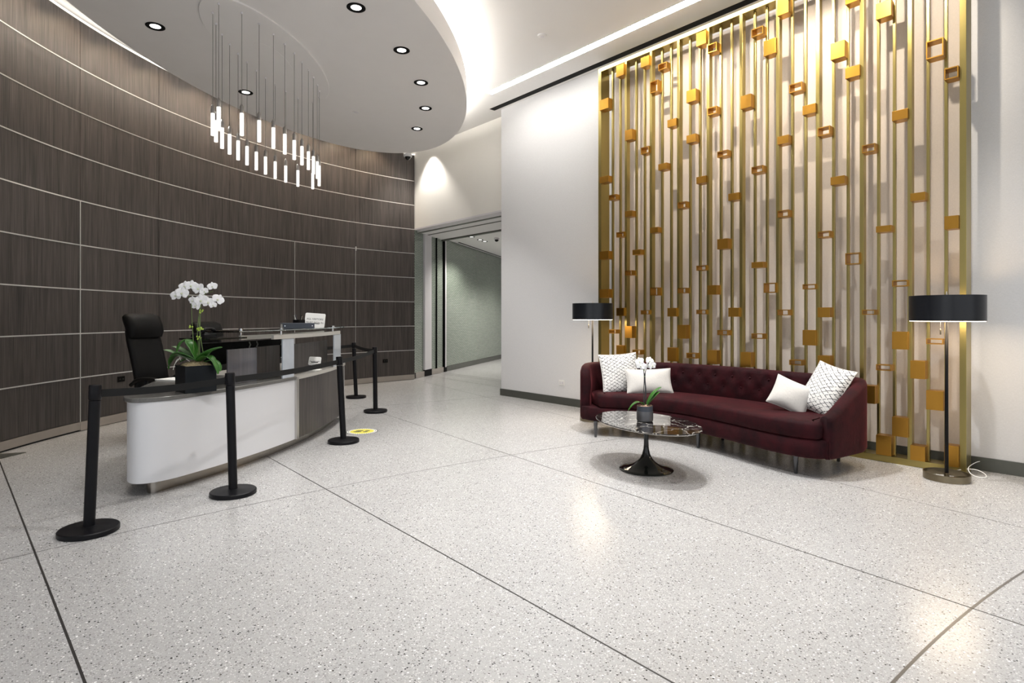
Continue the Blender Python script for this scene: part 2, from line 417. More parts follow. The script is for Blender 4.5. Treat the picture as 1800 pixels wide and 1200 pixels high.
# ------------------------------------------------------------------ floor
ZC = 5.34
fl = struct(MB().box(-9, 16, -8, 18, -0.12, 0).build('floor', 'terrazzo'))
def strip_path(pts, w, mat):
    p = [tuple(q) for q in pts]
    N = len(p); mb = MB()
    for i in range(N):
        a = Vector(p[min(i+1, N-1)])-Vector(p[max(i-1, 0)]); a.normalize(); n = Vector((a.y, -a.x))*w/2
        for sgn in (1, -1):
            mb.v += [(p[i][0]+sgn*n.x, p[i][1]+sgn*n.y, -0.004), (p[i][0]+sgn*n.x, p[i][1]+sgn*n.y, 0.0006)]
    for i in range(N-1):
        a = i*4; b = a+4
        mb.f += [(a+1, b+1, b+3, a+3), (a, a+1, b+1, b)[::-1], (a+2, b+2, b+3, a+3)]
    return mb.build('divider_strip', mat, fl)
def arcpts(c, r, a0, a1, n):
    return [(c[0]+r*math.cos(R(a0+(a1-a0)*i/n)), c[1]+r*math.sin(R(a0+(a1-a0)*i/n))) for i in range(n+1)]
strip_path([(-0.02, 7.95), (0.155, 4.682), (0.232, 3.246), (0.40, 0), (0.6, -4)], 0.011, 'divider')
strip_path([(2.10, 6.40), (2.075, 4.774), (2.042, 2.345), (2.021, 1.342), (1.98, -4)], 0.009, 'divider')
strip_path([(4.46, 9.2), (4.336, 7.79), (4.066, 4.706), (3.874, 2.691), (3.805, 2.0), (3.65, 0.5), (3.2, -4)], 0.008, 'divider')
strip_path([(7.277, 11.791), (6.566, 7.811), (6.208, 5.672), (5.735, 3.014), (5.337, 0.731), (4.6, -4)], 0.006, 'divider')
strip_path(arcpts((2.106, -13.36), 18.151, 66, 112, 60), 0.006, 'divider')
strip_path([(1.5, 9.05), (3.2, 8.9), (4.659, 8.677), (5.7, 8.53), (6.655, 8.368), (7.02, 8.30)], 0.006, 'divider')
strip_path(arcpts((2.186, -14.243), 15.018, 70, 108, 50), 0.013, 'divider_light')
strip_path([(8.006, 12.388), (7.905, 10.8), (7.805, 9.0)], 0.010, 'divider')
strip_path([(8.486, 12.753), (8.55, 10.188), (8.57, 9.2)], 0.022, 'divider')
strip_path([(8.70, 12.86), (8.76, 10.3), (8.78, 9.3)], 0.022, 'divider')

# ------------------------------------------------------------------ shell: ceiling and white walls
ce = struct(MB().box(-9, 7.35, -8, 14.5, ZC, ZC+0.2).build('ceiling', 'paint'))
wr = struct(MB().box(7.05, 7.30, -8, 8.40, 0, ZC).build('wall_right', 'linen'))
struct(MB().box(7.030, 7.05, -8, 8.415, 0, 0.125).build('baseboard_right', 'kick_dark'))
# wall above the corridor opening
hd = struct(MB().box(7.30, 7.50, 8.40, 12.2, 3.53, ZC).build('wall_back', 'cream'))
MB().box(7.50, 8.82, 8.0, 13.6, 3.50, 3.60).build('soffit', 'paint', hd)
MB().box(7.97, 8.03, 8.0, 12.9, 3.492, 3.502).build('track_groove', 'kick_dark', hd)
MB().box(8.76, 8.86, 8.0, 13.1, 3.47, 3.50).build('track_rail', 'kick_dark', hd)
MB().box(7.295, 7.52, 8.38, 11.86, 3.495, 3.532).build('lintel_trim', 'post', hd)
MB().box(7.58, 7.66, 8.0, 12.2, 3.490, 3.502).build('track_groove', 'kick_dark', hd)
# dark curved veneer wall ------------------------------------------------
WC = (6.808, 3.489); WR = 8.366
def wp(a, r): return (WC[0]+r*math.cos(R(a)), WC[1]+r*math.sin(R(a)))
cols = [86.72, 97.08, 107.16, 117.16, 126.86, 136.34, 146.4, 156.4, 166.4]
rows = [0.124, 0.686, 1.249, 1.813, 2.379, 2.944, 3.508, 4.072, 4.636, 5.245]
wl = MB()
NA = 64
for i in range(NA+1):
    a = cols[0]+(cols[-1]-cols[0])*i/NA
    for r in (WR+0.024, WR+0.20):
        x, y = wp(a, r); wl.v += [(x, y, 0), (x, y, 5.25)]
for i in range(NA):
    a = i*4; b = a+4
    wl.f += [(a, b, b+1, a+1), (a+2, a+3, b+3, b+2), (a+1, b+1, b+3, a+3), (a, a+2, b+2, b)]
wl.f += [(0, 1, 3, 2), (NA*4, NA*4+2, NA*4+3, NA*4+1)]
wall_left = struct(wl.build('wall_left', 'wood_back'))
def cyl_panel(name, a0, a1, z0, z1, r, th, mat, n=8, parent=wall_left, gap=0.0):
    g = math.degrees(gap/r)
    path = [wp(a0+g+(a1-a0-2*g)*i/n, r) for i in range(n+1)]
    mb = wallpoly(path, z0, z1, th)
    def uv(co):
        a = math.atan2(co.y-WC[1], co.x-WC[0]); return (a*WR, co.z)
    return mb.build(name, mat, parent, uv=uv)
for ci in range(len(cols)-1):
    for ri in range(len(rows)-1):
        cyl_panel('wall_panel', cols[ci], cols[ci+1], rows[ri]+0.004, rows[ri+1]-0.004, WR, 0.022, 'wood', gap=0.0035)
for z in rows[1:-1]:
    cyl_panel('reveal_strip', cols[0], cols[-1], z-0.007, z+0.007, WR-0.004, 0.026, 'reveal', n=60)
# vertical metal trims of the concealed doors
def vtrim(a, z0, z1, w=0.010, mat='reveal'):
    da = math.degrees(w/2/WR); cyl_panel('door_trim', a-da, a+da, z0, z1, WR-0.004, 0.026, mat, n=1)
vtrim(107.16, 0.1, 2.944-0.0); vtrim(97.08, 0.1, 2.944); vtrim(136.34, 0.1, 2.944, 0.012)
for ci in range(len(cols)-1):
    cyl_panel('kick_plate', cols[ci], cols[ci+1], 0.008 if ci != 5 else 0.022, 0.120, WR-0.006, 0.024, 'kick', gap=0.002)
hx, hy = wp(97.08, WR-0.008)
MB().obox((hx, hy, 2.94), (1, 0, 0), (0, 1, 0), (0, 0, 1), 0.012, 0.012, 0.045).build('door_pivot', 'reveal', wall_left)
# hidden glowing strip added on the veneer wall top to brighten the ceiling gap
lp = wallpoly([wp(cols[0]+(cols[-1]-cols[0])*i/60, WR+0.05) for i in range(61)], 5.252, 5.262, -0.06)
lp.build('added_ledge_glow', 'added_ledge_glow', wall_left)
# end return where the veneer meets the corridor opening, and the plain wall carrying on behind the photographer's left
ex, ey = wp(cols[-1], WR)
struct(MB().box(-9, ex+0.05, ey-0.1, ey+0.15, 0, ZC).build('wall_far_left', 'paint'))
# sockets on the veneer wall
def wall_socket(a, z, label):
    x, y = wp(a, WR-0.004); n = Vector((WC[0]-x, WC[1]-y, 0)).normalized(); t = Vector((-n.y, n.x, 0))
    e = empty('wall_socket', (x, y, z), label, 'socket')
    MB().obox((0, 0, 0), t, n, (0, 0, 1), 0.062, 0.006, 0.038).build('cover_plate', 'black', e, bevel=0.002)
    for s in (-1, 1):
        for k in (-1, 1):
            MB().obox(t*0.027*s+t*0.007*k+n*0.007, t, n, (0, 0, 1), 0.002, 0.002, 0.009).build('socket_slot', 'kick_dark', e)
wall_socket(91.93, 0.47, 'black socket plate low on the veneer wall beside the corridor opening')
wall_socket(131.6, 0.595, 'black socket plate on the veneer wall left of the office chair')
e = empty('wall_outlet', (7.05, 6.83, 0.365), 'white outlet plate on the pale wall left of the sofa', 'outlet')
MB().box(-0.008, 0, -0.062, 0.062, -0.045, 0.045).build('cover_plate', 'white', e, bevel=0.002)
for s in (-1, 1): MB().box(-0.011, -0.006, s*0.028-0.02, s*0.028+0.02, -0.022, 0.022).build('outlet_face', 'post', e, bevel=0.002)

# ------------------------------------------------------------------ corridor
gA = Vector((7.40, 12.00)); gB = Vector((14.2, 16.42)); gd = (gB-gA).normalized(); gn = Vector((-gd.y, gd.x))
def glass_panel(s0, s1, name='glass_panel'):
    a = gA+gd*s0; b = gA+gd*s1
    mb = MB(); c = (a+b)/2
    mb.obox((c.x+gn.x*0.02, c.y+gn.y*0.02, 1.83), (gd.x, gd.y, 0), (gn.x, gn.y, 0), (0, 0, 1), (s1-s0)/2, 0.008, 1.70)
    return mb, (lambda co: ((Vector((co.x, co.y))-gA).dot(gd), co.z))
gw = struct(MB().obox(((gA+gB)/2).to_3d()+Vector((gn.x*0.12, gn.y*0.12, 1.8)), (gd.x, gd.y, 0), (gn.x, gn.y, 0), (0, 0, 1), (gB-gA).length/2, 0.08, 1.8).build('wall_corridor_left', 'kick_dark'))
for s0, s1 in ((0.0, 0.49), (0.91, 1.26), (1.275, 1.71), (1.89, 8.1)):
    mb, uvf = glass_panel(s0, s1); mb.build('glass_panel', 'tileglass', gw, uv=uvf)
def gpost(s, hw, dep, mat, z0=0.02, z1=3.5, name='post'):
    c = gA+gd*s; return MB().obox((c.x, c.y, (z0+z1)/2), (gd.x, gd.y, 0), (gn.x, gn.y, 0), (0, 0, 1), hw, dep, (z1-z0)/2).build(name, mat, gw)
gpost(0.70, 0.20, 0.03, 'post', 0.16); gpost(0.70, 0.205, 0.035, 'black', 0.0, 0.16, 'pivot_block')
gpost(1.835, 0.035, 0.03, 'post', 0.1); gpost(1.775, 0.016, 0.03, 'black', 0.1)
gpost(1.2675, 0.008, 0.022, 'black', 0.13)
gpost(1.80, 0.085, 0.04, 'black', 0.0, 0.12, 'pivot_block')
for s0, s1, m_ in ((0, 0.49, 'kick'), (0.91, 1.70, 'kick'), (1.89, 8.1, 'kick_dark')):
    c = gA+gd*((s0+s1)/2)
    MB().obox((c.x-gn.x*0.005, c.y-gn.y*0.005, 0.07), (gd.x, gd.y, 0), (gn.x, gn.y, 0), (0, 0, 1), (s1-s0)/2, 0.02, 0.065).build('kick_plate', m_, gw)
struct(MB().box(8.82, 16, 8, 18, 3.55, 3.65).build('ceiling_corridor', 'paint'))
cs = gA+gd*2.6; ce2 = gA+gd*8.1
sl = MB().obox(((cs.x+ce2.x)/2-gn.x*0.10, (cs.y+ce2.y)/2-gn.y*0.10, 3.546), (gd.x, gd.y, 0), (gn.x, gn.y, 0), (0, 0, 1), 2.75, 0.02, 0.006).build('air_slot', 'black')
tag(sl, 'thin black air slot along the corridor ceiling above the green glass', 'air vent')
struct(MB().obox((11.5, 9.4, 1.8), (gd.x, gd.y, 0), (gn.x, gn.y, 0), (0, 0, 1), 4.3, 0.1, 1.8).build('wall_corridor_right', 'linen'))
struct(MB().obox((15.2, 14.2, 1.8), (gn.x, gn.y, 0), (gd.x, gd.y, 0), (0, 0, 1), 4.0, 0.1, 1.8).build('wall_corridor_end', 'linen'))

# ------------------------------------------------------------------ ceiling lights
def downlight(x, y, z, label, group, r=0.10, spot=None, aim=None, color=(1, 0.95, 0.88), sz=70, lens='lens', blend=0.6):
    e = empty('downlight', (x, y, z), label, 'ceiling light', group)
    MB().lathe([(r*0.98, 0.002), (r, -0.006), (r*0.95, -0.010), (r*0.75, -0.007), (r*0.56, -0.003)], 32, cap=False).build('trim_ring', 'black', e, smooth=True)
    MB().lathe([(r*0.565, -0.001), (r*0.555, -0.004)], 28).build('lens', lens, e)
    if spot:
        l = bpy.data.lights.new('downlight_beam', 'SPOT'); l.energy = spot; l.color = color
        l.spot_size = R(sz); l.spot_blend = blend; l.shadow_soft_size = 0.05
        o = bpy.data.objects.new('downlight_beam', l); COL.objects.link(o)
        o.location = (x, y, z-0.03)
        t = Vector(aim) if aim else Vector((x, y, 0))
        o.rotation_euler = (t-Vector((x, y, z-0.03))).to_track_quat('-Z', 'Y').to_euler()
    return e
ZD = 4.76
G1 = 'round downlights in the oval dropped ceiling'
for (x, y, lab) in ((1.315, 7.675, 'round black-rimmed downlight at the left end of the oval ceiling'),
                    (2.703, 9.057, 'round black-rimmed downlight seen between the pendant cables'),
                    (2.850, 5.803, 'largest right-hand black-rimmed downlight, at the top edge of the photo'),
                    (3.730, 6.362, 'second black-rimmed downlight in the right-hand row, counted from the top'),
                    (4.452, 7.063, 'third black-rimmed downlight in the right-hand row, counted from the top'),
                    (5.052, 7.882, 'fourth black-rimmed downlight in the right-hand row, counted from the top'),
                    (5.488, 8.837, 'lowest black-rimmed downlight of the right-hand row, nearest the camera dome')):
    downlight(x, y, ZD, lab, G1, spot=125, sz=95, color=(1, 0.97, 0.93))
G2 = 'ceiling downlights above the lounge'
for (x, y, lab) in ((4.75, 3.25, 'recessed downlight in the main ceiling right above the coffee table'),
                    (4.6, 1.0, 'added unseen downlight in the main ceiling nearest the photographer'),  # this and the next two are added out of view to brighten the floor
                    (2.4, 2.6, 'added unseen downlight in the main ceiling between desk and photographer'),
                    (0.5, 2.2, 'added unseen downlight in the main ceiling above the left foreground floor')):
    downlight(x, y, ZC, lab, G2, spot=620 if x == 4.75 else 300, sz=82 if x == 4.75 else 100, color=(1, 0.98, 0.95))
downlight(4.30, 3.62, ZC, 'second recessed downlight in the main ceiling, left of the one above the coffee table', G2, spot=330, sz=82, color=(1, 0.98, 0.95))
for (y, lab) in ((4.5, 'angled ceiling spotlight facing the left part of the brass screen'),
                 (3.1, 'angled ceiling spotlight facing the middle of the brass screen'),
                 (2.1, 'angled ceiling spotlight facing the right part of the brass screen')):
    downlight(5.35, y, ZC, lab, 'spotlights facing the brass screen', spot=250, aim=(7.05, y, 4.1), sz=66, color=(1, 0.88, 0.72))
G3 = 'small corridor downlights'
for (x, y, lab) in ((9.233, 12.205, 'left of the three small corridor ceiling downlights'), (9.746, 12.502, 'middle of the three small corridor ceiling downlights'),
                    (10.061, 12.701, 'right of the three small corridor ceiling downlights')):
    downlight(x, y, 3.55, lab, G3, r=0.085, spot=110, sz=120)

for (x, y, lab) in ((11.6, 12.6, 'added unseen downlight farther along the corridor ceiling'), (13.2, 13.6, 'added unseen downlight at the far end of the corridor ceiling')):
    downlight(x, y, 3.55, lab, 'added far corridor downlights', r=0.085, spot=240, sz=130)  # hidden lights added to brighten the dark corridor
downlight(7.02, 11.10, ZC, 'recessed downlight close to the cream wall over the corridor opening', 'wall wash lights', spot=170, sz=95)
for k in range(11):
    a = 94+k*5.4; x, y = wp(a, WR-0.48); t = wp(a, WR)
    l = bpy.data.lights.new('slot_wall_washer', 'SPOT'); l.energy = 50; l.color = (1.0, 0.76, 0.50); l.spot_size = R(110); l.spot_blend = 0.9; l.shadow_soft_size = 0.04
    o = bpy.data.objects.new('slot_wall_washer', l); COL.objects.link(o); o.location = (x, y, ZC-0.02)
    o.rotation_euler = (Vector((t[0], t[1], 4.3))-Vector((x, y, ZC-0.02))).to_track_quat('-Z', 'Y').to_euler()
# drum: oval dropped ceiling with a cove on top --------------------------------
DC = (3.025, 7.56); DA, DBb, DR = 4.145, 1.955, R(41.9)
def oval(c, a, b, rot, n=96):
    return [(c[0]+a*math.cos(2*PI*k/n)*math.cos(rot)-b*math.sin(2*PI*k/n)*math.sin(rot),
             c[1]+a*math.cos(2*PI*k/n)*math.sin(rot)+b*math.sin(2*PI*k/n)*math.cos(rot)) for k in range(n)]
dp = oval(DC, DA, DBb, DR)
drum = struct(MB().prism(dp, [(ZD, 0.004), (ZD+0.004, 0), (5.05, 0)]).build('ceiling_drum', 'drum', smooth=True, auto=20))
inn = offset(dp, -0.22)
MB().prism(inn, [(5.05, 0), (5.055, 0.0)]).build('drum_top', 'paint', drum)
mb = MB(); i0 = offset(dp, -0.14); i1 = offset(dp, -0.20); N = len(dp)
for (p, q) in zip(i0, i1): mb.v += [(p[0], p[1], 5.062), (q[0], q[1], 5.062)]
for k in range(N):
    k2 = (k+1) % N; mb.f.append((2*k, 2*k2, 2*k2+1, 2*k+1))
MB_cove = mb.build('cove_lamp', 'cove', drum)
# canopy of the pendant light and pendants ------------------------------------
cx0, cy0, crot = 2.648, 7.66, R(48.0)
ch = empty('pendant_chandelier', (cx0, cy0, ZD), 'oval ring of glowing crystal rods hung from the dropped ceiling on thin cables', 'chandelier')
def rel(o): return o
cp = [(p[0]-cx0, p[1]-cy0) for p in oval((2.62, 7.64), 1.47, 0.52, crot, 72)]
MB().prism(cp, [(-0.016, 0.003), (-0.013, 0), (0.0, 0)]).build('canopy', 'drum', ch, smooth=True, auto=20)
MB().prism([(p[0]-cx0, p[1]-cy0) for p in oval((2.62, 7.64), 0.46, 0.16, crot, 40)], [(-0.0175, 0), (-0.0145, 0)]).build('access_plate', 'drum', ch)
ring = [(1.717, 6.887), (1.713, 6.641), (1.807, 7.115), (1.93, 7.343), (2.066, 7.543), (2.223, 7.753), (2.382, 7.932), (2.556, 8.119), (2.728, 8.281),
        (2.916, 8.448), (3.112, 8.582), (3.348, 8.732), (3.584, 8.752), (3.575, 8.491), (3.477, 8.256), (3.365, 8.057), (3.217, 7.834), (3.073, 7.648),
        (2.915, 7.467), (2.744, 7.276), (2.565, 7.102), (2.378, 6.948), (2.171, 6.798), (1.953, 6.681)]
rod_me = cab_me = cap_me = None
for (x, y) in ring:
    lx, ly = x-cx0, y-cy0
    if rod_me is None:
        r0 = MB().lathe([(0.0, -1.345), (0.019, -1.345), (0.021, -1.34), (0.021, -1.10), (0.0, -1.10)], 14, cap=False).build('crystal_rod', 'crystal', ch, smooth=True, auto=40)
        k0 = MB().lathe([(0.022, -1.105), (0.022, -1.035), (0.016, -1.022), (0.006, -1.005), (0.0, -1.005)], 14).build('rod_cap', 'capmetal', r0, smooth=True, auto=40)
        c0 = MB().tube([(0, 0, -1.015), (0, 0, -0.018)], 0.0024, 6).build('cable', 'kick_dark', r0)
        n0 = MB().lathe([(0.008, -0.035), (0.012, -0.03), (0.012, -0.014)], 12).build('cable_grip', 'post', r0)
        r0.location = (lx, ly, 0); rod_me = r0
    else:
        r1 = copy_tree(rod_me, ch); r1.location = (lx, ly, 0)
# security dome, sprinkler, smoke detector --------------------------------------
e = empty('security_camera', (6.20, 10.33, ZD), 'small white dome camera under the right tip of the dropped ceiling', 'camera')
MB().lathe([(0.075, 0), (0.085, -0.01), (0.085, -0.05), (0.075, -0.062)], 28).build('housing', 'white', e, smooth=True, auto=35)
MB().lathe([(0.062, -0.060), (0.060, -0.075), (0.045, -0.105), (0.02, -0.122), (0.0, -0.125)], 24).build('dome', 'gloss', e, smooth=True)
e = empty('sprinkler_cover', (4.307, 8.77, ZD), 'flat round sprinkler cover in the oval dropped ceiling', 'sprinkler')
MB().lathe([(0.055, -0.004), (0.058, 0.0)], 24).build('cover_disc', 'drum', e); MB().lathe([(0.035, -0.007), (0.037, -0.003)], 24).build('escutcheon', 'post', e)
e = empty('smoke_detector', (5.616, 5.816, ZC), 'round white smoke detector on the main ceiling left of the strip light', 'smoke detector')
MB().lathe([(0.045, -0.022), (0.062, -0.016), (0.066, -0.004), (0.066, 0)], 28).build('body', 'paint', e, smooth=True, auto=40)
MB().lathe([(0.02, -0.026), (0.03, -0.021)], 20).build('sensor_cap', 'post', e)
e = empty('security_camera', (9.865, 11.946, 3.55), 'dark dome camera on the corridor ceiling at the wall edge', 'camera')
MB().lathe([(0.07, 0), (0.075, -0.04), (0.06, -0.045)], 24).build('housing', 'post', e, smooth=True, auto=35)
MB().lathe([(0.055, -0.044), (0.05, -0.07), (0.03, -0.095), (0.0, -0.105)], 20).build('dome', 'gloss', e, smooth=True)

# linear strip light and air slot near the right wall
e = empty('strip_light', (6.38, 2.0, ZC), 'long glowing linear light recessed in the ceiling in front of the screen', 'strip light')
MB().box(-0.075, 0.075, 0.2, 5.96, -0.004, 0.0).build('housing', 'paint', e)
for k in range(4):
    y1 = 5.92-k*1.42
    MB().box(-0.058, 0.058, y1-1.415, y1, -0.008, -0.004).build('diffuser', 'strip', e)
sl = tag(MB().box(6.865, 6.985, -7.5, 8.52, ZC-0.004, ZC).build('air_slot', 'black'), 'long black air slot in the ceiling along the pale wall', 'air vent')
path = [wp(a, WR-0.20) for a in [126+i*2 for i in range(17)]]
tag(wallpoly(path, ZC-0.005, ZC, 0.06).build('air_slot', 'black'), 'curved black air slot in the ceiling above the veneer wall', 'air vent')

# ------------------------------------------------------------------ brass screen
scr = empty('brass_screen', (6.88, 3.54, 0), 'floor-to-ceiling brass screen of upright bars and scattered amber boxes', 'screen')
SX, SY = 6.88, 3.54
def sbox(name, x0, x1, y0, y1, z0, z1, mat, bev=0.002):
    return MB().box(x0-SX, x1-SX, y0-SY, y1-SY, z0, z1).build(name, mat, scr, bevel=bev)
XF = 6.71; ST = 5.155
sbox('frame_side', XF, 6.90, 5.690, 5.745, 0, ST, 'brass')
sbox('frame_side', XF, 6.90, 1.324, 1.375, 0, ST, 'brass')
sbox('frame_top', XF, 6.90, 1.375, 5.690, ST-0.055, ST, 'brass')
sbox('frame_base', XF, 6.90, 1.375, 5.690, 0, 0.065, 'brass')
MB().box(7.036-SX, 7.048-SX, 1.375-SY, 5.690-SY, 0.126, ST-0.01).build('backing_panel', 'warmlit_linen', scr)
thick = [5.255, 4.826, 4.395, 3.965, 3.527, 3.086, 2.649, 2.215, 1.790]
pb = 5.690
edges = []
allb = []
seq = [5.685]+thick+[1.36]
for i in range(10):
    top = seq[i]; nxt = seq[i+1]
    p = (top-nxt)/3
    if i == 0: t1, t2 = top-0.148, top-0.288
    else: t1, t2 = top-p, top-2*p
    allb += [(t1, t1-0.025, 0), (t2, t2-0.025, 0)]
    if i < 9: allb.append((nxt, nxt-0.038, 1))
for (y1, y0, tk) in allb:
    if tk: sbox('bar', XF, XF+0.075, y0, y1, 0.065, ST-0.055, 'brass')
    else: sbox('bar', 6.765, 6.80, y0, y1, 0.065, ST-0.055, 'brass')
lims = [(5.69, 5.69)]+[(a, b) for a, b, _ in allb]+[(1.375, 1.375)]
BL = [(0,4.512,4.662,0),(2,4.91,5.072,0),(5,4.91,5.043,0),(6,4.51,4.664,1),(7,4.776,4.86,1),(3,3.96,4.105,0),(8,3.976,4.074,0),(10,4.224,4.377,0),(11,4.905,5.07,0),(12,4.762,4.869,1),(12,3.985,4.076,1),(10,3.701,3.802,0),(5,3.708,3.802,1),(7,3.433,3.517,0),(0,3.436,3.528,0),(11,3.154,3.24,0),(13,3.43,3.503,1),(15,3.946,4.102,0),(16,4.757,4.85,1),(17,4.484,4.66,0),(16,3.149,3.228,1),(18,4.891,5.078,0),(18,3.424,3.514,0),(19,3.972,4.067,1),(20,3.688,3.788,0),(14,2.873,2.959,0),(1,3.159,3.233,1),(3,2.878,2.959,0),(6,2.604,2.677,0),(9,2.878,2.959,1),(2,2.604,2.677,1),(4,2.329,2.4,0),(0,2.31,2.427,0),(3,2.049,2.117,1),(0,1.743,1.869,0),(6,1.753,1.86,1),(9,1.77,1.84,1),(11,2.049,2.113,1),(13,2.295,2.421,0),(12,1.739,1.856,0),(16,2.038,2.105,0),(18,2.593,2.67,1),(17,1.741,1.853,1),(20,1.765,1.821,1),(2,1.476,1.59,0),(5,1.496,1.554,1),(8,1.467,1.58,0),(11,1.496,1.553,1),(14,1.463,1.573,0),(18,1.479,1.544,1),(1,1.222,1.279,1),(3,1.163,1.332,0),(9,1.179,1.357,0),(13,1.237,1.3,1),(16,1.204,1.267,1),(20,1.149,1.317,0),(2,0.924,1.054,0),(4,0.939,1.002,1),(8,0.876,1.056,0),(10,0.929,0.998,1),(12,0.873,1.046,0),(15,0.865,1.041,0),(19,0.922,0.982,1),(22,4.2,4.374,0),(23,3.956,4.068,0),(21,3.417,3.509,1),(22,2.866,2.95,0),(24,3.143,3.224,1),(26,3.406,3.501,0),(25,4.466,4.626,0),(28,3.923,4.093,1),(29,3.683,3.789,1),(23,4.733,4.869,0),(27,2.585,2.662,0),(21,2.316,2.384,1),(25,2.314,2.377,0),(29,2.282,2.404,0),(23,2.009,2.128,1),(26,1.762,1.823,1),(21,1.457,1.564,0),(24,1.483,1.535,1),(26,1.141,1.315,0),(28,1.201,1.255,1),(21,0.891,1.044,0),(25,0.922,0.982,1),(27,0.862,1.037,0),(24,0.578,0.761,0),(28,0.576,0.759,0),(26,0.28,0.47,0),(25,0.073,0.27,0),(27,0.071,0.214,0),(29,0.065,0.261,0)]
for (i, z0, z1, hollow) in BL:
    yl = lims[i][1]+0.006; yr = lims[i+1][0]-0.012
    if i == 29: yr = 1.376
    if i == 0: yl = 5.69
    x0, x1 = 6.675, 6.80
    if not hollow: sbox('box_block', x0, x1, yr, yl, z0, z1, 'bronze')
    else:
        t = 0.009; mb = MB()
        a, b = yr-SY, yl-SY; X0, X1 = x0-SX, x1-SX
        outer = [(a, z0), (b, z0), (b, z1), (a, z1)]; inner = [(a+t, z0+t), (b-t, z0+t), (b-t, z1-t), (a+t, z1-t)]
        for X in (X0, X1):
            for (yy, zz) in outer+inner: mb.v.append((X, yy, zz))
        for k in range(4):
            k2 = (k+1) % 4
            mb.f += [(k, k2, 4+k2, 4+k), (8+k, 12+k, 12+k2, 8+k2), (k, 8+k, 8+k2, k2), (4+k, 4+k2, 12+k2, 12+k)]
        mb.build('box_frame', 'bronze', scr)

# ------------------------------------------------------------------ reception desk
KC = (-1.821, 11.376)
def kp(a, r): return (KC[0]+r*math.cos(R(a)), KC[1]+r*math.sin(R(a)))
def bez(a, b, c, n=14):
    return [((1-t)**2*a[0]+2*t*(1-t)*b[0]+t*t*c[0], (1-t)**2*a[1]+2*t*(1-t)*b[1]+t*t*c[1]) for t in [i/n for i in range(n+1)]]
A_END = -31.5; SPL = -49.0
def desk_outline(d, a_end=A_END):
    """closed counter-clockwise plan of the desk, front pushed out by d"""
    front = [kp(a_end+(-63.2-a_end)*i/40, 6.49+d) for i in range(41)]         # right end -> left nose
    nose = bez(front[-1], (0.645-d*1.5, 5.40-d*0.8), (0.87-d*1.4, 6.0), 14)[1:]
    end = [(1.08-d, 6.6), (1.30-d*0.7, 7.13)]
    back = [kp(-53.5+(a_end+53.5)*i/24, 5.30) for i in range(25)]
    return front, nose, end, back
desk = empty('reception_desk', (1.6, 6.6, 0), 'curved reception desk with white and dark veneer front and a raised glass shelf', 'desk')
DX, DY = 1.6, 6.6
def dsh(pts): return [(p[0]-DX, p[1]-DY) for p in pts]
f, n, e_, b = desk_outline(-0.10); poly = f+n+e_+b
def ccw(p):
    s = sum(p[i-1][0]*p[i][1]-p[i][0]*p[i-1][1] for i in range(len(p))); return p if s > 0 else p[::-1]
MB().prism(dsh(ccw(poly)), [(0.0, 0), (0.125, 0)]).build('plinth', 'plinth', desk, smooth=True, auto=30)
f, n, e_, b = desk_outline(-0.025); poly = f+n+e_+b
MB().prism(dsh(ccw(poly)), [(0.12, 0), (0.765, 0)]).build('carcass', 'black', desk)
# white front with rounded nose
f, n, e_, b = desk_outline(0.0)
arcw = [kp(SPL+0.25+(-63.2-SPL-0.25)*i/26, 6.49) for i in range(27)]
wpath = arcw+n+[e_[0]]
MB_ = wallpoly(dsh(wpath), 0.112, 0.768, -0.02)
MB_.build('white_front', 'laminate', desk, smooth=True, auto=30)
MB_ = wallpoly(dsh([kp(SPL-0.22+0.44*i/2+0.1, 6.505) for i in range(3)][::-1]), 0.112, 0.80, -0.03); MB_.build('metal_joint', 'steel', desk)
mb = wallpoly(dsh([kp(A_END+(SPL+0.3-A_END)*i/24, 6.49) for i in range(25)]), 0.112, 0.772, -0.02)
def deskuv(co): return (math.atan2(co.y+DY-KC[1], co.x+DX-KC[0])*6.5, co.z)
mb.build('veneer_front', 'wood', desk, uv=deskuv)
pa, pb_ = kp(A_END+0.02, 6.51), kp(A_END+0.02, 5.3)
mb = wallpoly(dsh([pa, pb_]), 0.02, 0.80, 0.03); mb.build('end_panel', 'laminate', desk)
# worktop: granite part and steel-edged part
f, n, e_, b = desk_outline(0.035)
fr = [kp(SPL+(-63.2-SPL)*i/26, 6.525) for i in range(27)]
gran = fr+n+e_+[kp(-53.5+(SPL+53.5)*i/8, 5.30) for i in range(9)]
MB().prism(dsh(ccw(gran)), [(0.768, 0.006), (0.773, 0), (0.800, 0), (0.805, 0.005)]).build('worktop', 'granite', desk, smooth=True, auto=25)
led = [kp(A_END+(SPL-A_END)*i/20, 6.525) for i in range(21)]+[kp(SPL+(A_END-SPL)*i/20, 5.30) for i in range(21)]
MB().prism(dsh(ccw(led)), [(0.768, 0.0), (0.805, 0)]).build('transaction_ledge', 'ledge', desk)
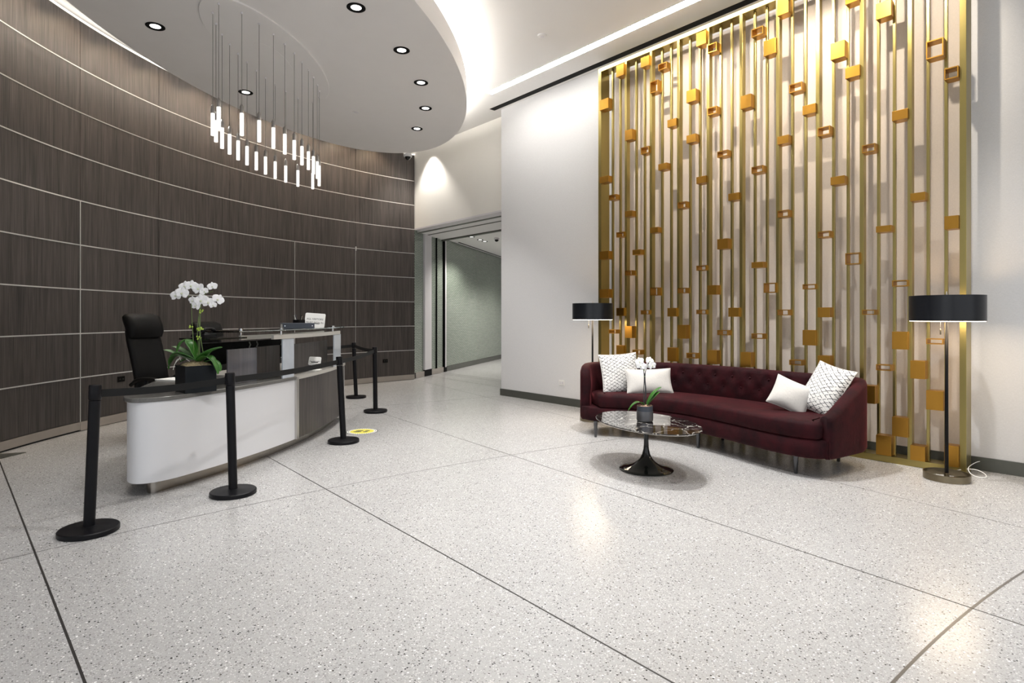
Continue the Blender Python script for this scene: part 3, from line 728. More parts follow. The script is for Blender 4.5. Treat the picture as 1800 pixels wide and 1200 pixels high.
# raised screen panels
def dpan(name, a0, a1, z0, z1, r, th, mat, nn=8):
    mb = wallpoly(dsh([kp(a0+(a1-a0)*i/nn, r) for i in range(nn+1)]), z0, z1, th)
    return mb.build(name, mat, desk, uv=deskuv)
dpan('smoked_panel', -56.9, -53.05, 0.806, 1.145, 6.33, 0.012, 'darkglass')
dpan('veneer_panel', -53.0, -49.2, 0.806, 1.150, 6.32, 0.02, 'wood')
dpan('veneer_panel', -48.8, -36.6, 0.806, 1.150, 6.36, 0.02, 'wood')
dpan('frosted_fin', -51.3, -49.3, 0.806, 1.225, 6.50, 0.014, 'frost', 3)
dpan('frosted_fin', -38.2, -34.6, 0.806, 1.225, 6.50, 0.014, 'frost', 3)
dpan('steel_beam', -52.8, -35.2, 1.228, 1.272, 6.49, 0.03, 'ledge', 16)
dpan('steel_beam', -54.6, -34.5, 1.228, 1.272, 6.26, 0.03, 'ledge', 18)
gl = [kp(-57.3+(A_END-0.9+57.3)*i/24, 6.52) for i in range(25)]+[kp(A_END-0.9+(-57.3-A_END+0.9)*i/24, 6.02) for i in range(25)]
MB().prism(dsh(ccw(gl)), [(1.312, 0.002), (1.314, 0), (1.324, 0), (1.326, 0.002)]).build('glass_shelf', 'glass', desk)
for (a, r) in ((-54.2, 6.25), (-51.0, 6.475), (-37.4, 6.475), (-34.6, 6.40)):
    x, y = kp(a, r); MB().lathe([(0.010, 1.27), (0.010, 1.312)], 12, (x-DX, y-DY, 0)).lathe([(0.022, 1.326), (0.022, 1.342), (0.016, 1.344)], 14, (x-DX, y-DY, 0)).build('standoff', 'chrome', desk)
# equipment shelf behind the screen panels
dpan('equipment_rail', -56.8, -43.5, 0.98, 1.20, 6.02, 0.05, 'black')
dpan('keyboard_tray', -60.6, -56.6, 1.255, 1.268, 6.18, 0.36, 'gloss', 4)
for a in (-53.5, -52.4, -48.2, -46.8):
    x, y = kp(a, 6.29); MB().tube([(x-DX, y-DY, 1.145), (x-DX+0.012, y-DY, 1.175), (x-DX, y-DY, 1.205)], 0.007, 6).build('cable_clip', 'kick_dark', desk)

def frame_from(n, roll=0.0):
    """matrix whose Z is n and Y is as upright as can be, rolled"""
    z = Vector(n).normalized(); x = Vector((0, 0, 1)).cross(z); x.normalize(); y = z.cross(x)
    m = Matrix((x, y, z)).transposed().to_4x4()
    return m @ Matrix.Rotation(roll, 4, 'Z')
def place(o, loc, m):
    o.matrix_world = Matrix.Translation(Vector(loc)) @ m

# things on the desk --------------------------------------------------------
e = empty('desk_phone', (1.78, 6.22, 1.33), 'black desk telephone on the left end of the glass shelf', 'telephone', rz=R(40))
e.location = (*kp(-57.4, 6.12), 1.269); e.scale = (0.75, 0.75, 0.75)
MB().prism([(-0.13, -0.10), (0.13, -0.10), (0.13, 0.10), (-0.13, 0.10)], [(0, 0), (0.03, 0.005), (0.05, 0.02)]).build('base', 'black_plastic', e, bevel=0.004)
MB().tube([(-0.11, -0.06, 0.055), (-0.10, -0.06, 0.085), (-0.04, -0.06, 0.105), (0.04, -0.06, 0.105), (0.10, -0.06, 0.085), (0.11, -0.06, 0.055)], [0.026, 0.026, 0.018, 0.018, 0.026, 0.026], 10).build('handset', 'black_plastic', e, smooth=True)
MB().obox((0.02, 0.05, 0.062), (1, 0, 0), (0, .8, .6), (0, -.6, .8), 0.08, 0.035, 0.006).build('display', 'gloss', e)
x, y = kp(-46.4, 6.40)
e = empty('ring_binder', (x, y, 1.327), 'closed slate-grey ring binder lying on the glass shelf', 'binder', rz=R(-14))
MB().box(-0.175, 0.175, -0.013, 0.26, 0, 0.006).box(-0.175, 0.175, -0.013, 0.26, 0.056, 0.062).box(-0.175, 0.175, -0.016, -0.010, 0.0, 0.062).build('cover', 'binder', e, bevel=0.0015)
MB().box(-0.17, 0.17, -0.005, 0.25, 0.010, 0.052).build('pages', 'paper', e)
for s in (-1, 1): MB().lathe([(0.006, -0.001), (0.006, 0.001)], 12).build('rivet', 'chrome', e).matrix_local = Matrix.Translation((s*0.15, -0.0175, 0.031)) @ Matrix.Rotation(PI/2, 4, 'X')
x, y = kp(-42.0, 6.20)
e = empty('pen_cup', (x, y, 1.327), 'square black pen cup holding pens behind the ring binder', 'pen cup', rz=R(20))
MB().prism([(-0.05, -0.05), (0.05, -0.05), (0.05, 0.05), (-0.05, 0.05)], [(0, 0), (0.10, 0), (0.10, 0.006), (0.02, 0.006)]).build('cup', 'black_plastic', e)
for k, (dx, dy, c) in enumerate(((-0.05, 0.01, 'white'), (-0.02, 0.03, 'binder'), (0.02, -0.01, 'black'), (0.05, 0.02, 'steel'))):
    p = MB().tube([(dx*0.3, dy*0.3, 0.02), (dx*1.3, dy, 0.165-abs(k-1)*0.01)], 0.004, 6).build('pen', c); p.parent = None
    p.matrix_world = Matrix.Translation((x, y, 1.327)) @ Matrix.Rotation(R(20), 4, 'Z')
    tag(p, ('white pen leaning left in the square black pen cup', 'dark blue pen standing in the square black pen cup', 'black pen standing in the square black pen cup', 'steel pen leaning right in the square black pen cup')[k], 'pen', 'pens in the cup')
def text(body, size, mat, parent, loc, rot=(0, 0, 0), name='lettering', ex=0.0004, align='CENTER'):
    cu = bpy.data.curves.new(name, 'FONT'); cu.body = body; cu.size = size; cu.align_x = align; cu.align_y = 'CENTER'; cu.extrude = ex
    t = bpy.data.objects.new(name, cu); COL.objects.link(t)
    dg = bpy.context.evaluated_depsgraph_get(); me = bpy.data.meshes.new_from_object(t.evaluated_get(dg))
    bpy.data.objects.remove(t); me.materials.clear(); me.materials.append(M[mat])
    o = bpy.data.objects.new(name, me); COL.objects.link(o); o.parent = parent; o.location = loc; o.rotation_euler = rot
    return o
def card(name, w, h, label, cat, loc, n, roll, lines, size, lead):
    e = empty(name, loc, label, cat)
    r = 0.018; P = []
    for (cx_, cy_, a0) in ((w/2-r, h/2-r, 0), (-w/2+r, h/2-r, 90), (-w/2+r, -h/2+r, 180), (w/2-r, -h/2+r, 270)):
        P += [(cx_+r*math.cos(R(a0+k*22.5)), cy_+r*math.sin(R(a0+k*22.5))) for k in range(5)]
    MB().prism(P, [(-0.002, 0), (0.002, 0)]).build('card', 'white', e)
    for i, t in enumerate(lines): text(t, size, 'ink', e, (0, lead*(len(lines)-1)/2-lead*i-h*0.05, 0.0026))
    place(e, loc, frame_from(n, roll)); return e
x, y = kp(-39.3, 6.30)
s = card('visitor_sign', 0.25, 0.19, 'white tilted sign on the glass shelf telling visitors to sign in', 'sign', (x, y, 1.418), (-0.44, -0.80, 0.30), R(-4), ['ALL VISITORS', 'MUST SIGN IN'], 0.034, 0.048)
MB().obox((0, -0.055, -0.03), (1, 0, 0), (0, .3, 1), (0, -1, .3), 0.06, 0.035, 0.003).build('easel', 'black', s)
x, y = kp(-43.3, 6.45)
s = card('ledge_sign', 0.145, 0.115, 'small white sign propped on the ledge in front of the veneer panel', 'sign', (x, y, 0.925), (-0.40, -0.75, 0.52), R(-4), ['ALL VISITORS'], 0.020, 0.03)
MB().obox((0, -0.03, -0.02), (1, 0, 0), (0, .5, 1), (0, -1, .5), 0.04, 0.03, 0.003).build('easel', 'black', s)
for k in range(4): MB().box(-0.05, 0.05, -0.037-k*0.004, -0.0365-k*0.004, 0.0022, 0.0028).build('rule_line', 'ink', s)
x, y = 1.36, 6.93
e = tag(MB().box(-0.11, 0.11, -0.14, 0.14, 0, 0.012).build('paper_stack', 'paper'), 'small stack of white paper on the worktop beside the black planter', 'paper')
e.location = (x, y, 0.805); e.rotation_euler = (0, 0, R(30))
x, y = kp(-42.6, 6.40)
e = tag(MB().box(-0.10, 0.10, -0.07, 0.07, 0, 0.006).build('paper_sheet', 'paper'), 'white sheets lying on the ledge below the small sign', 'paper')
e.location = (x, y, 0.805); e.rotation_euler = (0, 0, R(45))

# ------------------------------------------------------------------ orchids
def leaf_mesh(path, w, thick=0.004):
    mb = MB(); N = len(path); P = [Vector(p) for p in path]
    for i, p in enumerate(P):
        t = i/(N-1); d = (P[min(i+1, N-1)]-P[max(i-1, 0)]).normalized()
        side = d.cross(Vector((0, 0, 1)));
        if side.length < 1e-3: side = Vector((1, 0, 0))
        side.normalize(); up = side.cross(d).normalized()
        ww = w*(math.sin(PI*min(1, 0.12+0.88*t)**0.85))**0.7*0.5+0.002
        for k, f in ((-1, 1), (-0.5, .45), (0, 0), (0.5, .45), (1, 1)):
            mb.v.append(tuple(p+side*ww*k+up*ww*0.28*f))
    for i in range(N-1):
        for k in range(4): mb.f.append((i*5+k, i*5+k+1, i*5+k+6, i*5+k+5))
    return mb
def solid(o, th):
    m = o.modifiers.new('thickness', 'SOLIDIFY'); m.thickness = th; m.offset = 0; return o
def blossom(parent, loc, n, r, roll=0.0, name='blossom'):
    mb = MB()
    def pet(ang, L, w, cup):
        c, s = math.cos(ang), math.sin(ang); n0 = len(mb.v); S = 7
        for i in range(S):
            t = i/(S-1); rr = L*t; ww = w*math.sin(PI*(0.10+0.86*t))**0.75
            for k in (-1, -.5, 0, .5, 1):
                x = rr; y = ww*k; z = cup*t*t-0.15*ww*abs(k)
                mb.v.append((x*c-y*s, x*s+y*c, z))
        for i in range(S-1):
            for k in range(4): mb.f.append((n0+i*5+k, n0+i*5+k+1, n0+i*5+k+6, n0+i*5+k+5))
    for a in (90, 215, 325): pet(R(a), r*0.95, r*0.36, r*0.05)
    o = None
    mb2 = mb
    for a in (12, 168): pet(R(a), r*1.05, r*0.62, r*0.12)
    o = mb.build(name, 'petal', parent, smooth=True)
    solid(o, 0.0015)
    l = MB().lathe([(0.0, -0.01*r), (r*0.14, 0.02*r), (r*0.17, 0.12*r), (r*0.10, 0.25*r), (0, 0.28*r)], 10, (0, -r*0.12, r*0.05)).build('lip', 'lip', o, smooth=True)
    o.matrix_local = Matrix.Translation(Vector(loc)) @ frame_from(n, roll)
    return o
CR = Vector((0.754, -0.657, 0)); CF = Vector((0.657, 0.754, 0))    # along / across the view, for laying plants out
def rf(a, z, b=0.0): return tuple(CR*a+CF*b+Vector((0, 0, z)))      # right, up, away
# big orchid on the desk
o1 = empty('orchid_planter', (1.295, 5.745, 0.805), 'white orchids in a square black planter standing on the reception worktop', 'potted plant')
s_ = 0.13
rot = R(2)
def rsq(s): return [tuple(Matrix.Rotation(rot, 2) @ (CR.to_2d()*a+CF.to_2d()*b)) for a, b in ((0.0, -1.39*s), (1.39*s, 0.0), (0, 1.39*s), (-1.39*s, 0))]
MB().prism(ccw(rsq(s_)), [(0.0, 0.0), (0.232, 0), (0.232, 0.012), (0.19, 0.012)]).build('pot', 'potblack', o1, bevel=0.002)
mb = MB(); q = rsq(0.118)
G_ = 18
for i in range(G_+1):
    for j in range(G_+1):
        u, v = i/G_, j/G_
        p = Vector(q[0])*(1-u)*(1-v)+Vector(q[1])*u*(1-v)+Vector(q[2])*u*v+Vector(q[3])*(1-u)*v
        h = 0.215+0.055*(math.sin(PI*u)*math.sin(PI*v))**0.5+random.uniform(-.006, .006)
        mb.v.append((p.x, p.y, h))
for i in range(G_):
    for j in range(G_):
        a = i*(G_+1)+j; mb.f.append((a, a+1, a+G_+2, a+G_+1))
mb.build('moss', 'moss', o1)
def lf(pts, w, mat='leaf', par=None):
    P = chaikin([tuple(p) for p in pts], 2)
    o = leaf_mesh(P, w).build('leaf', mat, par, smooth=True); solid(o, 0.003); return o
lf([rf(0.03, .26), rf(-0.10, .30, -.02), rf(-.20, .345, -.03), rf(-.27, .365, -.02)], 0.109, 'leaf_pale', o1)
lf([rf(0.02, .27, .02), rf(-0.09, .33, .03), rf(-.18, .375, .04), rf(-.235, .39, .05)], 0.102, 'leaf_pale', o1)
lf([rf(0.02, .27), rf(-.05, .40, .01), rf(-.09, .45, .02), rf(-.13, .42, -.01), rf(-.15, .34, -.03)], 0.123, 'leaf', o1)
lf([rf(0.03, .26, -.02), rf(-.06, .32, -.06), rf(-.12, .345, -.08), rf(-.17, .31, -.10)], 0.109, 'leaf', o1)
lf([rf(0.04, .26), rf(.10, .32, -.02), rf(.18, .37, -.02), rf(.235, .385, 0)], 0.131, 'leaf', o1)
lf([rf(0.04, .26, -.02), rf(.12, .315, -.05), rf(.17, .29, -.06), rf(.205, .22, -.06), rf(.225, .155, -.06)], 0.087, 'leaf', o1)
lf([rf(0.0, .26, .03), rf(-.14, .31, .03), rf(-.21, .30, .03), rf(-.24, .24, .03), rf(-.25, .19, .02)], 0.102, 'leaf', o1)
lf([rf(0.0, .26, .03), rf(-.10, .28, .06), rf(-.17, .25, .05)], 0.087, 'leaf', o1)
lf([rf(0.05, .25, .03), rf(.14, .27, .05), rf(.18, .22, .05), rf(.19, .17, .05)], 0.072, 'leaf', o1)
stems = [[rf(-.02, .26), rf(-.022, .45), rf(-.035, .62), rf(-.04, .80), rf(-.08, .88, -.01), rf(-.13, .91, -.03)],
         [rf(.03, .26), rf(.035, .50), rf(.04, .70), rf(.05, .82), rf(.09, .87), rf(.16, .88, -.02)],
         [rf(.075, .28), rf(.05, .42), rf(.028, .58), rf(.03, .74), rf(.06, .80), rf(.13, .80, -.03)],
         [rf(.01, .26, .02), rf(.02, .42, .01), rf(.01, .50), rf(.025, .66)]]
for st in stems: MB().tube(chaikin(st, 2), 0.0028, 6).build('flower_stem', 'stem', o1, smooth=True)
cn = -CF
for (a, z, b, r, n, ro) in ((-.165, .845, -.03, .060, (-.2, 0, .1), 5), (-.10, .865, -.05, .062, (.1, 0, .1), -10), (-.085, .925, -.03, .058, (0, 0, .35), 8),
                            (-.03, .93, -.03, .058, (.2, 0, .2), -6), (.035, .905, -.03, .058, (-.2, 0, .2), 25), (.085, .88, -.03, .04, (.5, 0, 0), 30),
                            (.155, .925, -.02, .045, (.3, 0, .2), 10), (-.005, .80, -.05, .045, (-.3, 0, -.1), 0), (.03, .755, -.06, .052, (-.3, 0, .1), -15),
                            (.075, .80, -.06, .066, (0, 0, .05), 12), (.125, .785, -.04, .055, (.4, 0, 0), 6), (.205, .81, -.02, .055, (.5, 0, .1), -30),
                            (.165, .76, -.03, .036, (.3, 0, -.2), 10)):
    nn = cn+CR*n[0]+Vector((0, 0, n[2])); blossom(o1, rf(a*0.98+0.005, z, b), nn, r*0.92, R(ro))
for (a, z) in ((-.038, .575), (.045, .56), (.025, .475), (.048, .70), (.03, .555)):
    mb = MB()
    for k in range(5):
        d = rf(random.uniform(-.014, .014), random.uniform(-.016, .016), random.uniform(-.012, .012))
        c = Vector(rf(a, z))+Vector(d); mb.lathe([(0, -.009), (.006, -.005), (.007, .002), (0, .010)], 7, tuple(c))
    mb.build('bud_cluster', 'bud', o1, smooth=True)
for (a, z, a2, z2) in ((-.09, .29, -.12, .20), (-.07, .30, -.10, .26), (-.075, .28, -.06, .31), (.0, .27, -.01, .295)):
    MB().tube(chaikin([rf(a, z, -.10), rf((a+a2)/2-.01, (z+z2)/2+.01, -.125), rf(a2, z2, -.14)], 2), 0.0022, 6).build('air_root', 'root', o1, smooth=True)

# ------------------------------------------------------------------ coffee table and its orchid
TX, TY = 4.657, 3.390
ct = empty('coffee_table', (TX, TY, 0), 'oval black marble coffee table on a glossy black trumpet pedestal', 'table')
tp = [(p[0], p[1]) for p in oval((0, 0), 0.655, 0.417, R(68.44), 96)]
MB().prism(tp, [(0.438, 0.030), (0.446, 0.010), (0.452, 0.0)]).build('top_underside', 'rim', ct, smooth=True, auto=50)
MB().prism(tp, [(0.452, 0.0), (0.456, 0.0), (0.460, 0.004)]).build('marble_top', 'marble', ct, smooth=True, auto=30)
MB().lathe([(0.248, 0.0), (0.256, 0.005), (0.250, 0.011), (0.215, 0.019), (0.17, 0.031), (0.125, 0.050), (0.088, 0.076), (0.058, 0.108), (0.037, 0.15), (0.026, 0.20), (0.0215, 0.27), (0.021, 0.35), (0.026, 0.405), (0.055, 0.440)], 56).build('pedestal', 'gloss', ct, smooth=True, auto=60)
px_, py_ = 4.657, 3.405
o2 = empty('orchid_pot', (px_, py_, 0.460), 'small white orchid in a round grey pot on the coffee table', 'potted plant')
MB().lathe([(0.066, 0.0), (0.076, 0.008), (0.078, 0.02), (0.078, 0.100)], 40).build('pot_body', 'potgrey', o2, smooth=True, auto=40)
MB().lathe([(0.075, 0.100), (0.075, 0.150), (0.070, 0.150), (0.070, 0.13), (0.0, 0.13)], 40, cap=False).build('pot_rim', 'binder', o2, smooth=True, auto=40)
mb = MB()
for k in range(60):
    a = random.uniform(0, 2*PI); r = 0.066*math.sqrt(random.random()); h = 0.140+0.016*(1-r/0.066)+random.uniform(0, .008)
    s = random.uniform(.008, .015); mb.lathe([(0, -s*.6), (s, 0), (s*.6, s*.5), (0, s*.6)], 6, (r*math.cos(a), r*math.sin(a), h), sx=random.uniform(.7, 1.3))
tag(mb.build('bark_chips', pbr('bark', (0.40, 0.26, 0.18), .9, noise=.5, nscale=30), o2), kind='stuff')
lf([rf(.02, .15), rf(.06, .23), rf(.11, .29, .01), rf(.165, .325, .02)], 0.07, 'leaf', o2)
lf([rf(.02, .15, -.02), rf(.055, .20, -.03), rf(.10, .255, -.03), rf(.135, .285, -.02)], 0.065, 'leaf', o2)
lf([rf(-.01, .15), rf(-.06, .19, -.02), rf(-.12, .165, -.03), rf(-.165, .105, -.03)], 0.055, 'leaf', o2)
for st in ([rf(-.012, .14), rf(-.012, .28), rf(-.005, .42), rf(-.012, .50), rf(-.03, .56, -.01)], [rf(.012, .14), rf(.012, .30), rf(0, .42), rf(.008, .50), rf(.035, .57, -.01)], [rf(-.004, .14, .01), rf(.006, .28), rf(-.002, .40), rf(.0, .46)]):
    MB().tube(chaikin(st, 2), 0.004, 6).build('flower_stem', 'leg', o2, smooth=True)
for (a, z, b, r, n, ro) in ((-.055, .575, -.02, .042, (-.4, 0, .2), 20), (-.045, .535, -.03, .046, (-.3, 0, .1), -10), (-.02, .52, -.03, .036, (0, 0, -.1), 10),
                            (.04, .58, -.02, .044, (.4, 0, .2), -20), (.065, .535, -.02, .044, (.5, 0, .1), 10), (.02, .53, -.01, .03, (.1, 0, 0), 0)):
    blossom(o2, rf(a, z, b), cn+CR*n[0]+Vector((0, 0, n[2])), r, R(ro))
for (a, z) in ((-.003, .43), (-.008, .49)):
    MB().lathe([(0, -.012), (.007, 0), (0, .012)], 8, rf(a, z)).build('bud_cluster', 'stem', o2, smooth=True)

# ------------------------------------------------------------------ sofa
sofa = empty('curved_sofa', (5.9, 3.55, 0), 'curved burgundy velvet sofa with buttoned back in front of the brass screen', 'sofa')
OX, OY = 5.9, 3.55
def resample(P, n):
    P = [Vector(p) for p in P]; L = [0]
    for i in range(1, len(P)): L.append(L[-1]+(P[i]-P[i-1]).length)
    out = []; k = 0
    for i in range(n):
        d = L[-1]*i/(n-1)
        while k < len(P)-2 and L[k+1] < d: k += 1
        t = (d-L[k])/max(1e-9, L[k+1]-L[k]); out.append(tuple(P[k].lerp(P[k+1], t)))
    return out
FR = [(5.47, 4.93), (5.44, 4.82), (5.52, 4.62), (5.68, 4.36), (5.80, 4.08), (5.83, 3.80), (5.78, 3.50), (5.68, 3.15), (5.56, 2.80), (5.48, 2.50), (5.46, 2.28), (5.52, 2.13), (5.60, 2.09)]
OUT = [(5.56, 2.07), (5.75, 2.03), (5.97, 2.00), (6.18, 1.97), (6.36, 2.04), (6.42, 2.28), (6.46, 2.64), (6.52, 3.02), (6.58, 3.42), (6.615, 3.85), (6.585, 4.30), (6.45, 4.70), (6.24, 5.00), (5.96, 5.16), (5.68, 5.13), (5.52, 5.03), (5.46, 4.96)]
FR = [(x-OX, y-OY) for x, y in FR]; OUT = [(x-OX, y-OY) for x, y in OUT]
pth = resample(chaikin(OUT, 3), 240); N = len(pth)
cum = [0]
for i in range(1, N): cum.append(cum[-1]+(Vector(pth[i])-Vector(pth[i-1])).length)
TOT = cum[-1]; TH = 0.125
def nrmp(i):
    a = Vector(pth[min(i+1, N-1)])-Vector(pth[max(i-1, 0)]); a.normalize(); return Vector((-a.y, a.x))   # towards the seat
def slab(name, front, back, levels, mat, parent):
    """upholstered slab: front chain and back chain (same count, same direction) closed into a loop"""
    n = len(front); loop = list(front)+list(back)[::-1]
    sgn = sum(loop[i-1][0]*loop[i][1]-loop[i][0]*loop[i-1][1] for i in range(len(loop)))
    mb = MB(); K = len(loop)
    for z, ins in levels:
        for p in offset(loop, -ins if sgn > 0 else ins): mb.v.append((p[0], p[1], z))
    for l in range(len(levels)-1):
        for k in range(K):
            k2 = (k+1) % K; mb.f.append((l*K+k, l*K+k2, (l+1)*K+k2, (l+1)*K+k))
    for l in (0, len(levels)-1):
        for i in range(n-1): mb.f.append((l*K+i, l*K+i+1, l*K+K-2-i, l*K+K-1-i))
    return mb.build(name, mat, parent, smooth=True, auto=70)
fr_s = chaikin(FR, 3)                       # left to right
nF = 70
front = resample(fr_s, nF)[::-1]            # right to left, like pth
outer_in = [tuple(Vector(pth[i])+nrmp(i)*0.012) for i in range(N)]
slab('base', front, resample(outer_in, nF), [(0.182, 0.03), (0.192, 0.008), (0.215, 0.0), (0.340, 0.0), (0.352, 0.010)], 'velvet', sofa)
inner = [tuple(Vector(pth[i])+nrmp(i)*(TH+0.002)) for i in range(13, N-13)]
fc = resample(fr_s, 120)[10:-4][::-1]
slab('seat_cushion', resample(fc, nF), resample(inner, nF), [(0.356, 0.03), (0.364, 0.006), (0.380, -0.006), (0.480, -0.006), (0.503, 0.004), (0.515, 0.03), (0.522, 0.09)], 'velvet', sofa)
# back and arms: one upholstered wall swept round the seat
mb = MB()
def hgt(s):
    if s < TOT/2:
        t = max(0, min(1, s/0.78)); t = t*t*(3-2*t)*0.5+0.5*math.sin(t*PI/2); return 0.565+(0.872-0.565)*t
    t = max(0, min(1, (TOT-s)/0.30)); return 0.70+(0.872-0.70)*math.sqrt(1-(1-t)**2)
sec = 20
BUT = []
for row, z in ((0, 0.765), (1, 0.645)):
    s0 = 0.84 if row == 0 else 0.72
    while s0 < TOT-0.55:
        BUT.append((s0, z)); s0 += 0.235
def tuft(s, z):
    d = 0.0
    for (bs, bz) in BUT:
        q = ((s-bs)**2+(z-bz)**2)
        if q < 0.02: d += 0.024*math.exp(-q/0.0016)
    return d
for i in range(N):
    n_ = nrmp(i); h = hgt(cum[i]); p = Vector(pth[i]); e0 = min(cum[i], TOT-cum[i])
    k = 1.0
    if e0 < 0.06: k = 0.55+0.45*math.sqrt(max(0, 1-(1-e0/0.06)**2))
    prof = [(0.02, 0.182), (0.0, 0.215), (0.0, 0.40), (0.0, h-0.055)]
    for q in range(1, 6):
        an = PI*q/6; prof.append((TH/2-TH/2*math.cos(an), h-0.055+0.055*math.sin(an)))
    prof += [(TH+0.014*math.sin(PI*q/9)-tuft(cum[i], h-0.055+(0.48-h+0.055)*q/9), h-0.055+(0.48-h+0.055)*q/9) for q in range(10)]+[(TH, 0.20)]
    for (d, z) in prof:
        dd = TH/2+(d-TH/2)*k
        q_ = p+n_*dd; mb.v.append((q_.x, q_.y, z))
for i in range(N-1):
    for k in range(sec-1): mb.f.append((i*sec+k, i*sec+k+1, (i+1)*sec+k+1, (i+1)*sec+k))
    mb.f.append((i*sec+sec-1, i*sec, (i+1)*sec, (i+1)*sec+sec-1))
mb.f.append(tuple(range(sec))); mb.f.append(tuple((N-1)*sec+k for k in reversed(range(sec))))
back = mb.build('backrest', 'velvet', sofa, smooth=True, auto=60)
for (bs, z) in BUT:
    i = min(range(N), key=lambda q: abs(cum[q]-bs)); n_ = nrmp(i); p = Vector(pth[i])+n_*(TH-0.010)
    b_ = MB().lathe([(0.013, 0), (0.012, 0.005), (0.006, 0.010), (0, 0.011)], 10).build('button', 'velvet', back, smooth=True)
    b_.matrix_local = Matrix.Translation((p.x, p.y, z)) @ frame_from((n_.x, n_.y, 0.1))
for (x, y, tx, ty) in ((5.448, 4.707, 0, 0), (6.05, 4.76, 0, 0), (5.859, 3.567, 0, 0), (5.589, 2.384, 0, 0), (6.38, 2.30, 0, 0), (6.45, 3.60, 0, 0)):
    MB().lathe([(0.013, 0.0), (0.016, 0.004), (0.026, 0.195)], 18, (x-OX, y-OY, 0)).build('leg', 'leg', sofa, smooth=True, auto=40)

# cushions --------------------------------------------------------------------
def cushion(name, w, h, th, mat, loc, n, roll, label, group, sag=0.0, seed=0):
    rnd = random.Random(seed); mb = MB(); G = 20
    def pt(i, j, side):
        u = -1+2*i/G; v = -1+2*j/G
        prof = (max(0, (1-abs(u)**2.6))*max(0, (1-abs(v)**2.6)))**0.55
        pin = 1-0.07*(1-abs(v)**2)*abs(u)**3; pin2 = 1-0.07*(1-abs(u)**2)*abs(v)**3
        z = side*(th/2*prof+0.003)+0.012*math.sin(3*u+seed)*math.sin(2.3*v+seed)*prof
        return (u*w/2*pin, v*h/2*pin2-sag*(1-u*u)*(v+1)/2, z)
    for side in (1, -1):
        for i in range(G+1):
            for j in range(G+1): mb.v.append(pt(i, j, side))
    K = (G+1)*(G+1)
    for i in range(G):
        for j in range(G):
            a = i*(G+1)+j
            mb.f.append((a, a+G+1, a+G+2, a+1)); mb.f.append((K+a, K+a+1, K+a+G+2, K+a+G+1))
    for i in range(G):
        for (a, b2) in ((i*(G+1), (i+1)*(G+1)), (i*(G+1)+G, (i+1)*(G+1)+G), (i, i+1), (G*(G+1)+i, G*(G+1)+i+1)):
            mb.f.append((a, b2, K+b2, K+a))
    e = empty(name, loc, label, 'cushion', group)
    mb.build('cushion_cover', mat, e, smooth=True, uv=lambda co: (co.x/0.5, co.y/0.5))
    loop = []
    for i in range(G+1): loop.append(pt(i, 0, 0))
    for j in range(1, G+1): loop.append(pt(G, j, 0))
    for i in range(G-1, -1, -1): loop.append(pt(i, G, 0))
    for j in range(G-1, 0, -1): loop.append(pt(0, j, 0))
    MB().tube(loop+[loop[0]], 0.0045, 6).build('piping', 'pillow', e, smooth=True)
    place(e, loc, frame_from(n, roll)); return e
def at(px, z, t): return tuple(Vector((0, 0, 0))+CF*t+CR*t*(px-900)/1030+Vector((0, 0, z)))
GC = 'scatter cushions on the sofa'
cushion('scatter_cushion', 0.51, 0.51, 0.13, 'pattern', (5.93, 4.72, 0.745), -CF+CR*0.20+Vector((0, 0, .25)), R(3), 'large white cushion with black net print at the left end of the sofa', GC, seed=1)
cushion('scatter_cushion', 0.58, 0.31, 0.12, 'pillow', (6.06, 4.37, 0.665), -CF+CR*0.05+Vector((0, 0, .35)), R(1), 'plain ivory oblong cushion leaning on the net-print cushion at the left', GC, seed=2)
cushion('scatter_cushion', 0.37, 0.31, 0.13, 'pillow', (5.98, 2.60, 0.672), -CF-CR*0.30+Vector((0, 0, .35)), R(-24), 'plain ivory cushion lying at the right end of the sofa', GC, seed=3)
cushion('scatter_cushion', 0.42, 0.52, 0.17, 'pattern', (6.12, 2.33, 0.750), -CF*0.42-CR*0.80+Vector((0, 0, .48)), R(-13), 'plump white net-print cushion leaning on the right arm of the sofa', GC, seed=4)

